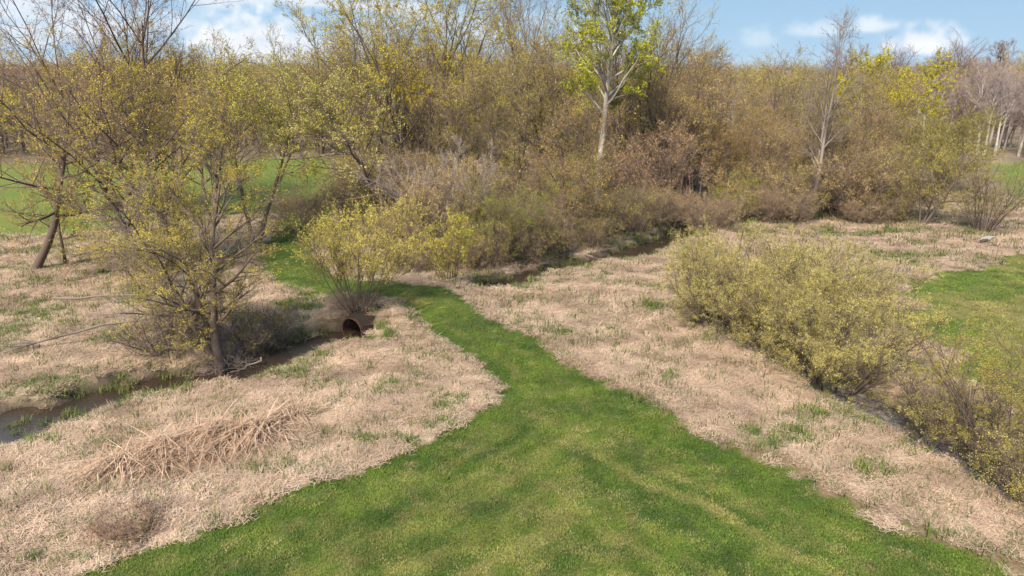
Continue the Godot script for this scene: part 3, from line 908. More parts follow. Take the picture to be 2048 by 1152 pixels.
	grow("brown_shrub", kind(kind(shrub0, tan), {"trunks": 22, "fan": 32.0, "foot": 1.2, "r": 0.06, "n2": 5, "n3": 5, "tw": 0.6, "size": 0.095, "leaf_a": Color(0.33, 0.22, 0.07), "leaf_b": Color(0.26, 0.18, 0.06)}), 17.8, -57.0, 8.2, 3.4, 28, "golden-brown thicket left of the forked poplar", "shrub")
	grow("brown_shrub", kind(kind(shrub0, orange), {"trunks": 16, "fan": 28.0, "foot": 0.8, "r": 0.05, "n2": 4, "n3": 5, "tw": 0.6, "size": 0.1, "leaf_a": Color(0.40, 0.24, 0.07), "leaf_b": Color(0.3, 0.19, 0.07)}), 25.2, -57.5, 6.6, 2.8, 29, "copper-orange budding shrub just right of the forked poplar", "shrub")
	grow("lime_bush", kind(kind(shrub0, lime), {"trunks": 18, "fan": 44.0, "n3": 5, "leaf_a": Color(0.34, 0.37, 0.03), "leaf_b": Color(0.26, 0.29, 0.03)}), 17.3, -52.5, 3.6, 2.0, 30, "low lime-green bush in the thicket left of the forked poplar", "shrub")
	var brush := grow("bare_brush", kind(kind(shrub0, mauve), {"trunks": 22, "fan": 52.0, "foot": 1.0, "bare": 0.45, "nl4": 2, "twig": Color(0.31, 0.225, 0.17), "leaf_a": Color(0.36, 0.28, 0.12), "leaf_b": Color(0.28, 0.21, 0.10), "n3": 5, "n4": 3, "tr": 0.007}), 13.4, -47.6, 3.0, 1.8, 31, "tan twiggy brush at the bend of the upper creek", "shrub", "bare brush along the far creek bank")
	# --- big willow shrub over the ditch
	var ditch_leaf := {"leaf_a": Color(0.43, 0.395, 0.125), "leaf_b": Color(0.33, 0.30, 0.095), "bark": Color(0.13, 0.10, 0.08), "n2": 5, "n3": 5, "n4": 3, "nl4": 6, "size": 0.052, "tw": 0.36, "tr": 0.005, "limbs": 6}
	grow("ditch_willow", kind(kind(shrub0, ditch_leaf), {"trunks": 26, "fan": 44.0, "foot": 1.1, "r": 0.035}), 9.8, -29.4, 4.6, 2.0, 41, "rear clump of the big olive willow shrub over the ditch", "shrub", "willow clumps along the ditch")
	grow("ditch_willow", kind(kind(shrub0, ditch_leaf), {"trunks": 26, "fan": 46.0, "foot": 1.0, "r": 0.04}), 10.6, -25.9, 4.3, 2.0, 42, "middle clump of the big olive willow shrub over the ditch", "shrub", "willow clumps along the ditch")
	grow("ditch_willow", kind(kind(shrub0, ditch_leaf), {"trunks": 24, "fan": 48.0, "foot": 0.5, "r": 0.045}), 11.1, -22.9, 4.1, 1.9, 43, "front clump of the big olive willow shrub, its fan of stems at the water", "shrub", "willow clumps along the ditch")
	grow("ditch_willow", kind(kind(shrub0, ditch_leaf), {"trunks": 16, "fan": 46.0, "foot": 0.6, "bare": 0.3}), 8.5, -28.2, 3.3, 1.5, 44, "left outlying clump of the big olive willow shrub on the straw", "shrub", "willow clumps along the ditch")
	grow("ditch_willow", kind(kind(shrub0, ditch_leaf), {"trunks": 18, "fan": 50.0, "foot": 0.8}), 12.3, -26.6, 4.0, 1.9, 48, "right outlying clump of the big olive willow shrub towards the field", "shrub", "willow clumps along the ditch")
	grow("bare_shrub", kind(kind(shrub0, ditch_leaf), {"trunks": 20, "fan": 30.0, "foot": 0.8, "bare": 0.6, "r": 0.018, "limbs": 5, "n2": 3}), 12.5, -18.7, 2.9, 1.0, 45, "thin bare-stemmed bush on the ditch bank right of the pale water", "shrub")
	grow("corner_shrub", kind(kind(shrub0, ditch_leaf), {"trunks": 18, "fan": 36.0, "foot": 0.7, "bare": 0.15, "limbs": 5, "r": 0.03, "leaf_a": Color(0.33, 0.29, 0.06), "leaf_b": Color(0.24, 0.22, 0.05)}), 13.4, -16.9, 4.8, 1.7, 46, "yellow budding shrub at the right edge of the view beside the ditch", "shrub")
	grow("corner_shrub", kind(kind(shrub0, ditch_leaf), {"trunks": 14, "fan": 42.0, "foot": 0.8, "bare": 0.35, "limbs": 5, "r": 0.025}), 12.9, -15.2, 2.4, 1.2, 47, "low leafy bush at the right edge nearest the viewer", "shrub")

	# --- copies that fill the creek bank thicket, then the middle wood
	for b in [[10.6, -48.6, 1.0, 0.4, 0.8, "tan twiggy brush heap under the rusty pink shrub"], [18.6, -49.8, 1.0, 4.0, 0.85, "tan twiggy brush below the lime-green bush"], [24.9, -50.4, 0.8, 3.0, 0.7, "tan brush between the forked poplar and the beige thicket"], [6.4, -47.2, 0.8, 2.6, 0.9, "tan brush right of the small orange-gold tree"], [-2.4, -37.4, 0.6, 1.5, 1.0, "brown brush behind the small pale-stemmed willow bush"], [1.2, -41.8, 0.95, 3.6, 1.0, "grey brush between the green shrub and the orange-gold tree"], [-5.2, -36.8, 0.6, 0.9, 0.9, "brown brush between the path and the small willow bush"], [-13.6, -46.3, 0.9, 1.9, 1.0, "dark brush at the foot of the lime-leaved tree by the path"], [-6.8, -40.6, 0.8, 4.4, 1.1, "grey brush around the foot of the leaning willow"]]:
		copy_of(brush, b[0], b[1], b[2], b[3], b[5], "bare brush along the far creek bank", b[4])
	var bank := grow("bank_shrub", kind(kind(shrub0, olive), {"trunks": 18, "fan": 50.0, "foot": 0.8, "bare": 0.3, "nl4": 2}), -1.5, -37.9, 2.4, 1.4, 34, "brown and olive bush at the upper creek beside the small willow bush", "shrub", "bushes lining the far bank of the upper creek")
	for b in [[0.7, -39.2, 0.9, 1.0, "bush on the upper creek bank below the green shrub"], [2.6, -40.9, 0.75, 2.2, "low bush on the upper creek bank left of the orange-gold tree"], [4.9, -42.6, 0.8, 3.1, "low bush on the upper creek bank right of the orange-gold tree"], [6.5, -45.0, 1.1, 4.0, "bush on the upper creek bank in front of the rusty pink shrub"], [8.3, -47.2, 1.2, 5.1, "taller bush on the upper creek bank by the bend"], [-11.6, -51.0, 1.3, 0.5, "bush behind the leaning willow at the edge of the path"], [-10.4, -55.0, 1.5, 1.5, "bush behind the leaning willow towards the field"], [-12.0, -61.0, 1.6, 2.5, "bush at the far end of the mown path"], [-9.2, -48.5, 1.1, 3.5, "bush at the foot of the leaning willow"], [20.0, -50.2, 1.0, 0.8, "bush left of the forked poplar's foot"], [26.8, -50.0, 0.9, 1.8, "bush below the beige thicket"]]:
		copy_of(bank, b[0], b[1], b[2], b[3], "brown and olive " + String(b[4]), "bushes lining the far bank of the upper creek")
	var slim := grow("slim_tree", kind(kind(tree0, orange), {"trunks": 4, "fan": 13.0, "foot": 0.5, "r": 0.11, "bark": Color(0.13, 0.095, 0.075), "limbs": 10, "t0": 0.3, "ang0": 48.0, "ang1": 22.0, "n2": 6, "n3": 6, "n4": 4, "nl4": 2, "tw": 0.8, "size": 0.10, "leaf_a": Color(0.44, 0.36, 0.09), "leaf_b": Color(0.34, 0.27, 0.08)}), 14.2, -56.0, 9.0, 4.0, 35, "tan budding tree of slim dark stems right of the rusty pink shrub", "tree", "slim tan budding trees along the front of the wood")
	var slim_gold := grow("slim_tree", kind(kind(tree0, gold), {"trunks": 3, "fan": 11.0, "foot": 0.4, "r": 0.12, "bark": Color(0.14, 0.105, 0.08), "limbs": 11, "t0": 0.32, "ang0": 50.0, "ang1": 22.0, "n2": 6, "n3": 6, "n4": 4, "nl4": 2, "tw": 0.8, "size": 0.10, "leaf_a": Color(0.44, 0.40, 0.055), "leaf_b": Color(0.34, 0.31, 0.05)}), 0.0, -54.0, 10.0, 4.4, 36, "golden budding tree of slim stems right of the large willow", "tree", "slim golden budding trees along the front of the wood")
	for b in [[17.0, -60.5, 1.1, 1.0, "above the lime-green bush"], [19.6, -54.6, 0.85, 2.2, "just left of the forked poplar"], [23.6, -55.0, 0.8, 3.4, "close behind the forked poplar"], [12.6, -56.0, 1.15, 0.3, "behind the rusty pink shrub"], [28.0, -58.0, 0.9, 4.4, "behind the beige thicket"]]:
		copy_of(slim, b[0], b[1], b[2], b[3], "tan budding tree of slim dark stems " + String(b[4]), "slim tan budding trees along the front of the wood")
	for b in [[-3.6, -52.0, 0.95, 1.4, "behind the grey leafless crown"], [2.6, -64.0, 1.2, 2.6, "between the pale poplar and the white aspen"], [14.6, -62.0, 1.15, 3.8, "right of the golden-brown willow"], [22.0, -62.0, 1.05, 5.0, "behind the forked poplar"], [-10.8, -60.5, 1.25, 0.6, "left of the large willow"], [31.0, -62.0, 0.95, 1.9, "left of the rounded olive bush"]]:
		copy_of(slim_gold, b[0], b[1], b[2], b[3], "golden budding tree of slim stems " + String(b[4]), "slim golden budding trees along the front of the wood")
	var proto := []
	proto.append(grow("wood_tree", kind(kind(tree0, olive), {"trunks": 2, "fan": 9.0, "limbs": 13, "n2": 7, "n3": 6, "size": 0.17, "tw": 1.0, "tr": 0.016, "nl4": 2, "n4": 4}), -3.0, -88.0, 13.0, 8.0, 51, "olive-green budding tree deep in the wood behind the large willow", "tree", "olive trees in the wood"))
	proto.append(grow("wood_tree", kind(kind(tree0, orange), {"trunks": 3, "fan": 12.0, "limbs": 10, "n2": 7, "n3": 6, "size": 0.16, "tw": 1.0, "tr": 0.016, "nl4": 2, "n4": 4, "leaf_a": Color(0.36, 0.25, 0.06), "leaf_b": Color(0.26, 0.18, 0.06)}), 13.0, -78.0, 12.0, 8.0, 52, "golden-brown budding tree deep in the wood behind the aspen", "tree", "golden-brown trees in the wood"))
	proto.append(grow("wood_tree", kind(kind(tree0, purple), {"trunks": 2, "fan": 8.0, "limbs": 13, "n2": 7, "n3": 6, "tw": 1.1, "tr": 0.016, "nl4": 0, "n4": 4, "size": 0.14}), 22.0, -84.0, 12.5, 7.0, 53, "purplish bare tree deep in the wood", "tree", "purplish bare trees in the wood"))
	proto.append(grow("wood_tree", kind(kind(kind(tree0, aspen), pale), {"limbs": 14, "ang0": 48.0, "t0": 0.4, "n2": 7, "n3": 5, "tw": 1.0, "tr": 0.016, "nl4": 1, "size": 0.13}), 4.0, -92.0, 14.5, 6.0, 54, "pale slender poplar deep in the wood", "tree", "pale poplars in the wood"))
	proto.append(grow("wood_tree", kind(kind(tree0, lime), {"trunks": 3, "fan": 14.0, "limbs": 10, "n2": 7, "n3": 6, "size": 0.18, "tw": 1.0, "tr": 0.016, "nl4": 2, "leaf_a": Color(0.34, 0.33, 0.05), "leaf_b": Color(0.26, 0.26, 0.04)}), -25.5, -97.0, 16.5, 9.0, 55, "yellow-green leafing tree behind the left field", "tree", "yellow-green trees behind the left field"))
	var labels := ["olive-green budding tree ", "golden-brown budding tree ", "purplish bare tree ", "pale slender poplar ", "yellow-green leafing tree "]
	var groups := ["olive trees in the wood", "golden-brown trees in the wood", "purplish bare trees in the wood", "pale poplars in the wood", "yellow-green trees behind the left field"]
	rng.seed = 99
	var spots := []
	for ring in 5:
		var z := -66.0 - ring * 9.5
		var reach := -z * 0.80
		var x := -reach
		while x < reach:
			spots.append([x + rng.randf_range(-2.2, 2.2), z + rng.randf_range(-4.0, 4.0)])
			x += 6.0 + ring * 0.4
	for s in spots:
		var p := Vector2(s[0], s[1])
		if Geometry2D.is_point_in_polygon(p, field_left) or Geometry2D.is_point_in_polygon(p, field_far) or p.x > 36.0 and p.y > -100.0:
			continue
		if p.x < -14.0 and p.y > -92.0:
			continue
		var k: int = [0, 4, 3, 2, 3, 0, 1, 4][rng.randi() % 8]
		if p.x < -16.0:
			k = [4, 0, 1, 4, 2, 3][rng.randi() % 6]
		var size := rng.randf_range(0.62, 0.95)
		if p.x > 12.0:
			size *= 0.78
		elif p.x < -10.0 and p.x > -40.0:
			size *= 1.12
		copy_of(proto[k], p.x, p.y, size, rng.randf() * TAU, labels[k] + where(p), groups[k], rng.randf_range(0.9, 1.1))
	grow("lone_tree", kind(kind(tree0, purple), {"r": 0.3, "limbs": 12, "t0": 0.66, "ang0": 55.0, "ang1": 20.0, "n2": 7, "n3": 6, "n4": 4, "nl4": 1, "tw": 0.9, "tr": 0.025, "size": 0.2}), 97.0, -149.0, 15.6, 5.0, 59, "lone tall dark-stemmed tree with a small round crown above the far wood", "tree")
	for b in [[62.0, -121.0, 1.12, 0.3], [71.0, -123.0, 1.18, 1.9], [52.0, -118.0, 1.05, 3.0], [78.5, -128.0, 1.1, 4.4], [18.0, -104.0, 1.0, 2.2]]:
		copy_of(proto[2], b[0], b[1], b[2], b[3], "taller purplish bare tree standing above the far wood on the skyline", "purplish bare trees on the skyline")
	# grey aspen grove at right
	var grove := grow("grove_aspen", kind(kind(tree0, aspen), {"r": 0.2, "bark": Color(0.62, 0.57, 0.53), "limbs": 14, "ang0": 42.0, "ang1": 22.0, "t0": 0.4, "n2": 6, "n3": 6, "n4": 3, "bare": 1.0, "tw": 0.9, "tr": 0.017, "twig": Color(0.40, 0.325, 0.31), "crook": 0.04}), 61.5, -94.5, 9.5, 4.0, 56, "bare grey aspen at the edge of the grove by the far field", "tree", "bare aspens of the grey grove")
	for k in 34:
		var p := Vector2(57.5 + rng.randf() * 30.0, -95.5 - rng.randf() * 18.0)
		if k < 9:
			p = Vector2(60.0 + k * 2.1 + rng.randf() * 1.2, -93.0 - rng.randf() * 2.5)
		copy_of(grove, p.x, p.y, rng.randf_range(0.8, 1.12), rng.randf() * TAU, "bare grey aspen with a whitish stem in the grove by the far field", "bare aspens of the grey grove")
	# low shrubs between
	var low := grow("understory_shrub", kind(kind(shrub0, tan), {"trunks": 16, "fan": 40.0, "foot": 0.8, "r": 0.05, "tw": 0.6, "tr": 0.009, "size": 0.1, "bare": 0.3}), -1.0, -50.0, 4.5, 2.4, 57, "brown twiggy understory shrub below the large willow", "shrub", "understory shrubs in the wood")
	var low_green := grow("understory_shrub", kind(kind(shrub0, olive), {"trunks": 16, "fan": 40.0, "foot": 0.8, "r": 0.05, "tw": 0.6, "tr": 0.009, "size": 0.1}), 4.0, -50.5, 4.5, 2.4, 58, "olive understory shrub below the white aspen", "shrub", "olive understory shrubs in the wood")
	for k in 48:
		var z := -51.0 - pow(rng.randf(), 1.4) * 38.0
		var x := rng.randf_range(-13.0, 33.0) * (-z / 60.0)
		if x < -13.0 + (z + 50) * 0.1 or x > 38.0:
			continue
		if k % 3 != 0:
			copy_of(low, x, z, rng.randf_range(0.6, 1.2), rng.randf() * TAU, "brown twiggy understory shrub " + where(Vector2(x, z)), "understory shrubs in the wood")
		else:
			copy_of(low_green, x, z, rng.randf_range(0.6, 1.1), rng.randf() * TAU, "olive understory shrub " + where(Vector2(x, z)), "olive understory shrubs in the wood")


func where(p: Vector2) -> String:
	var a := rad_to_deg(atan2(p.x, -p.y))
	var places := ["at the far left", "behind the left field", "above the end of the mown path", "behind the large willow", "behind the pale poplar", "behind the golden-brown willow", "behind the forked poplar", "behind the lime-yellow willow"]
	return String(places[clampi(int((a + 40.0) / 10.0), 0, 7)]) + (", front row" if p.length() < 66.0 else (", second row" if p.length() < 84.0 else (", middle row" if p.length() < 100.0 else ", deepest row")))


func build_woods():
	var kinds := [
		kind(tree0, {"limbs": 12, "n2": 5, "n3": 4, "n4": 2, "nl4": 2, "size": 0.4, "tw": 1.3, "tr": 0.03, "leaf_a": Color(0.38, 0.34, 0.05), "leaf_b": Color(0.29, 0.26, 0.045)}),
		kind(tree0, {"limbs": 12, "n2": 5, "n3": 4, "n4": 2, "nl4": 2, "size": 0.3, "tw": 1.3, "tr": 0.03, "leaf_a": Color(0.30, 0.20, 0.07), "leaf_b": Color(0.23, 0.15, 0.06)}),
		kind(tree0, {"limbs": 13, "n2": 6, "n3": 5, "n4": 2, "nl4": 1, "size": 0.25, "tw": 1.3, "tr": 0.035, "twig": Color(0.28, 0.20, 0.185), "leaf_a": Color(0.22, 0.15, 0.11), "leaf_b": Color(0.2, 0.14, 0.1)}),
		kind(tree0, {"limbs": 12, "n2": 5, "n3": 4, "n4": 2, "nl4": 3, "size": 0.42, "tw": 1.3, "tr": 0.03, "leaf_a": Color(0.40, 0.37, 0.035), "leaf_b": Color(0.31, 0.30, 0.03)})]
	var meshes := []
	var places := [[], [], [], []]
	for k in 4:
		var parts := tree_parts(kinds[k], 11.0, 9.0, 70 + k)
		var m := ArrayMesh.new()
		var w := Buf.new()
		for t in parts.trunks + parts.limbs:
			var a = t.surface_get_arrays(0)
			var q := Buf.new()
			q.v = a[Mesh.ARRAY_VERTEX]
			q.n = a[Mesh.ARRAY_NORMAL]
			q.c = a[Mesh.ARRAY_COLOR]
			q.i = a[Mesh.ARRAY_INDEX]
			merge(w, q)
		add_buf(m, w, wood_mat)
		for sf in parts.crown.get_surface_count():
			m.add_surface_from_arrays(Mesh.PRIMITIVE_TRIANGLES, parts.crown.surface_get_arrays(sf))
			m.surface_set_material(m.get_surface_count() - 1, parts.crown.surface_get_material(sf))
		meshes.append(m)
	rng.seed = 1234
	var dist := 112.0
	while dist < 1900.0:
		var gap := 5.5 + (dist - 110.0) * 0.013
		var reach := 0.86
		var a := -reach
		while a < reach:
			var d := dist + rng.randf_range(-0.6, 0.6) * gap
			var aa := a + rng.randf_range(-0.5, 0.5) * gap / dist
			var p := Vector2(sin(aa) * d, -cos(aa) * d)
			a += gap / dist
			if Geometry2D.is_point_in_polygon(p, field_left) or Geometry2D.is_point_in_polygon(p, field_far) or (p.x > 54 and p.x < 92 and p.y > -116 and p.y < -92):
				continue
			var n := rough_noise.get_noise_2d(p.x * 0.012, p.y * 0.012) + rng.randf_range(-0.3, 0.3)
			var k := 1
			if n > 0.26:
				k = 3
			elif n > 0.08:
				k = 0
			elif n < -0.12:
				k = 2
			var s := rng.randf_range(0.55, 1.0) * (1.25 if rng.randf() < 0.06 else 1.0) * (0.8 if p.x > 0 else 0.97)
			if dist > 400.0:
				s *= 1.0 + (dist - 400.0) * 0.0006
			places[k].append(Transform3D(Basis(Vector3.UP, rng.randf() * TAU).scaled(Vector3(s * rng.randf_range(0.9, 1.3), s, s * rng.randf_range(0.9, 1.3))), Vector3(p.x, height(p) - 0.3, p.y)))
		dist += gap * (0.8 if dist < 400.0 else 1.0 + dist * 0.001)
	var called := ["olive", "golden-brown", "greyish bare", "yellow-green"]
	for k in 4:
		scatter("woodland", meshes[k], places[k], [], "far %s trees of the spring woodland reaching to the hills" % called[k])


func scatter(called: String, mesh: Mesh, places: Array, colors: Array, label: String):
	var mm := MultiMesh.new()
	mm.transform_format = MultiMesh.TRANSFORM_3D
	mm.use_colors = not colors.is_empty()
	mm.mesh = mesh
	mm.instance_count = places.size()
	for i in places.size():
		mm.set_instance_transform(i, places[i])
		if colors:
			mm.set_instance_color(i, colors[i])
	var o := MultiMeshInstance3D.new()
	o.name = numbered(called)
	o.multimesh = mm
	o.set_meta("kind", "stuff")
	o.set_meta("label", label)
	add_child(o)
	print(called, " ", places.size())


# ---------------------------------------------------------------- grass and straw
func blade(b: Buf, p: Vector3, d: Vector3, length: float, width: float, bend: float, col: Color):
	var s := d.cross(Vector3.UP)
	if s.length() < 0.01:
		s = Vector3.RIGHT
	s = s.normalized() * width * 0.5
	var m := p + d * length * 0.55
	var e := p + d * length + Vector3(d.x, 0, d.z) * bend * length - Vector3(0, bend * length * 0.5, 0)
	var n := d.cross(s).normalized()
	if n.y < 0:
		n = -n
		s = -s
	n = (n + Vector3.UP).normalized()
	var k := b.v.size()
	b.v.append(p - s)
	b.v.append(p + s)
	b.v.append(m + s * 0.8)
	b.v.append(m - s * 0.8)
	b.v.append(e)
	for q in 5:
		b.n.append(n)
		b.c.append(col)
	b.i.append_array(PackedInt32Array([k, k + 1, k + 2, k, k + 2, k + 3, k + 3, k + 2, k + 4]))


func clump(count: int, radius: float, len_a: float, len_b: float, width: float, tilt_a: float, tilt_b: float, bend: float, lift: float, tone: float, seed_value: int) -> ArrayMesh:
	rng.seed = seed_value
	var b := Buf.new()
	for k in count:
		var a := rng.randf() * TAU
		var r := radius * sqrt(rng.randf()) * rng.randf_range(0.5, 1.0) * 1.3
		var p := Vector3(cos(a) * r, rng.randf() * lift, sin(a) * r)
		var az := rng.randf() * TAU
		var tilt := deg_to_rad(rng.randf_range(tilt_a, tilt_b))
		var d := Vector3(cos(az) * sin(tilt), cos(tilt), sin(az) * sin(tilt))
		var t := rng.randf_range(1.0 - tone, 1.0 + tone)
		blade(b, p, d, rng.randf_range(len_a, len_b), width * rng.randf_range(0.7, 1.3), bend, Color(t, t * rng.randf_range(0.94, 1.04), t * rng.randf_range(0.85, 1.1)))
	return mesh_of(b, blade_mat)


func build_grass():
	var straw := [[], [], []]
	var straw_c := [[], [], []]
	var turf := [[], []]
	var turf_c := [[], []]
	var tuft := [[], []]
	var tuft_c := [[], []]
	var shoot := []
	var shoot_c := []
	var stalk := []
	var stalk_c := []
	rng.seed = 2024
	# straw and green shoots over the flood meadow, turf on the lawn
	var z := -9.0
	while z > -62.0:
		var reach := -z * 0.76 + 3.0
		var gap := 0.30 + clampf((-z - 22.0) * 0.008, 0.0, 0.4)
		var x := -reach
		while x < reach:
			var p := Vector2(x + rng.randf_range(-0.5, 0.5) * gap, z + rng.randf_range(-0.5, 0.5) * gap)
			x += gap
			var k := zone(p)
			if k >= 3 and p.y < -45:
				continue
			if p.distance_to(Geometry2D.get_closest_point_to_segment(p, Vector2(-6.95, -27.5), Vector2(-5.6, -29.45))) < 0.6 and height(p) < 0.5:
				continue
			if p.distance_to(Geometry2D.get_closest_point_to_segment(p, Vector2(-2.5, -34.15), Vector2(-3.5, -32.7))) < 0.6 and height(p) < 0.5:
				continue
			var d := channel(p) if k == 0 else 9.0
			var y := height(p)
			var turn := Basis(Vector3.UP, rng.randf() * TAU)
			if k <= 2 and z > -33.0 and absf(x) < 14.0:
				var rim := minf(near_line(p, lawn_left), near_line(p, lawn_right))
				if rim < 0.55 and rng.randf() < 0.4:
					if k == 0:
						turf[0].append(Transform3D(turn.scaled(Vector3(0.75, 1.9, 0.75)), Vector3(p.x, y + 0.04, p.y)))
						turf_c[0].append(lawn_color(p) * rng.randf_range(0.75, 1.2))
					elif rim < 0.16 and rng.randf() < 0.7:
						straw[0].append(Transform3D(turn.scaled(Vector3(0.7, 0.6, 0.7)), Vector3(p.x, y + 0.02, p.y)))
						straw_c[0].append(straw_color(p))
			if k == 0:
				if d < 0.98:
					# weeds and sedge at the water's edge and in the shallows
					var weedy := 0.3 * smoothstep(0.5, 0.95, d) + (0.9 if p.x < -12.3 and p.x > -16.2 or p.x > -3.0 else 0.1) * smoothstep(0.12, 0.45, rough_noise.get_noise_2d(p.x * 0.45 + 12.0, p.y * 0.45))
					if p.x < 5.0 and rng.randf() < weedy:
						tuft[1].append(Transform3D(turn.scaled(Vector3(1.1, rng.randf_range(0.6, 1.2), 1.1)), Vector3(p.x, maxf(y, -0.47), p.y)))
						tuft_c[1].append(Color(0.05, 0.09, 0.012).lerp(Color(0.12, 0.125, 0.03), rng.randf()) * rng.randf_range(0.8, 1.2))
					if p.x > 5.0 and p.y > -30.0 and rng.randf() < 0.10:
						stalk.append(Transform3D(turn.scaled(Vector3(1.0, rng.randf_range(0.5, 1.0), 1.0)), Vector3(p.x, maxf(y, -0.45), p.y)))
						stalk_c.append(Color(0.22, 0.17, 0.13) * rng.randf_range(0.6, 1.4))
					continue
				var g := greenness(p)
				var s := rng.randf_range(0.8, 1.25) * (1.0 + clampf((-z - 22.0) * 0.018, 0.0, 0.8))
				var er := near_line(p, lawn_right) if p.x > 0.0 and p.y > -27.0 else 9.0
				if rng.randf() > g * 0.65 and d > 1.3 and rng.randf() > 0.6 * far_bank(p) and (er > 0.38 + 0.3 * noise.get_noise_2d(p.x * 1.2, p.y * 1.2) or rng.randf() < 0.25):
					var which := rng.randi() % 3
					straw[which].append(Transform3D(turn.scaled(Vector3(s, s * rng.randf_range(0.6, 1.4), s)), Vector3(p.x, y + 0.06, p.y)))
					straw_c[which].append(straw_color(p) * rng.randf_range(0.9, 1.25))
				if rng.randf() < 0.12 + 0.8 * clampf(g + 0.35 + 0.9 * rough_noise.get_noise_2d(p.x * 0.6 + 33.0, p.y * 0.6), 0.0, 1.0):
					shoot.append(Transform3D(turn.scaled(Vector3(s, s * rng.randf_range(0.6, 1.3), s)), Vector3(p.x, y + 0.05, p.y)))
					shoot_c.append(Color(0.06, 0.11, 0.018).lerp(Color(0.14, 0.16, 0.04), rng.randf()) * rng.randf_range(0.8, 1.2))
				var rank := rough_noise.get_noise_2d(p.x * 0.35 + 90.0, p.y * 0.35) - 0.12 + 0.35 * smoothstep(3.2, 1.4, d)
				if rng.randf() < rank * 0.9:
					stalk.append(Transform3D(turn.scaled(Vector3(s, s * rng.randf_range(0.4, 1.0), s)), Vector3(p.x, y + 0.03, p.y)))
					stalk_c.append(straw_color(p).lerp(Color(0.34, 0.27, 0.22), rng.randf() * 0.7) * rng.randf_range(0.8, 1.15))
				if rng.randf() < g * 0.9 + 0.10:
					var which := rng.randi() % 2
					tuft[which].append(Transform3D(turn.scaled(Vector3(s, s * rng.randf_range(0.5, 1.1), s) * (0.55 + 0.5 * g)), Vector3(p.x, y + 0.03, p.y)))
					tuft_c[which].append(Color(0.075, 0.14, 0.015).lerp(Color(0.15, 0.19, 0.035), rng.randf()) * rng.randf_range(0.8, 1.2))
			else:
				var c := lawn_color(p) if k <= 2 else field_color(p, k)
				if rng.randf() < 0.22:
					c = c.lerp(Color(0.30, 0.245, 0.11), rng.randf_range(0.1, 0.7) * (0.35 if k == 2 or p.y < -22.0 else 1.0))
				for rep in (2 if z > -26.0 else 1):
					var which := rng.randi() % 2
					var s := rng.randf_range(0.85, 1.2) * (1.0 + clampf((-z - 22.0) * 0.02, 0.0, 0.8))
					var q := p + Vector2(rng.randf_range(-0.12, 0.12), rng.randf_range(-0.12, 0.12))
					turf[which].append(Transform3D(Basis(Vector3.UP, rng.randf() * TAU).scaled(Vector3(s, s, s)), Vector3(q.x, y, q.y)))
					turf_c[which].append(c * rng.randf_range(0.65, 1.4))
		z -= gap
	for k in 3:
		scatter("straw", clump(150, 0.30, 0.06, 0.24, 0.009, 66.0, 98.0, 0.05, 0.065, 0.5, 300 + k), straw[k], straw_c[k], "flattened pale dry grass stalks covering the creek meadow")
	scatter("green_shoots", clump(15, 0.20, 0.16, 0.34, 0.014, 5.0, 50.0, 0.3, 0.0, 0.3, 335), shoot, shoot_c, "sparse green shoots coming up between the dead stalks")
	scatter("dry_grass", clump(45, 0.18, 0.15, 0.45, 0.009, 30.0, 80.0, 0.3, 0.0, 0.35, 330), stalk, stalk_c, "taller matted dead grass standing in the straw and along the ditch")
	for k in 2:
		scatter("lawn_grass", clump(170, 0.26, 0.025, 0.06, 0.010, 10.0, 65.0, 0.2, 0.0, 0.35, 310 + k), turf[k], turf_c[k], "short mown grass blades of the lawn and path")
	for k in 2:
		scatter("meadow_grass", clump(40, 0.16, 0.14, 0.34, 0.014, 5.0, 48.0, 0.35, 0.0, 0.3, 320 + k), tuft[k], tuft_c[k], "fresh green grass tufts pushing up through the straw")


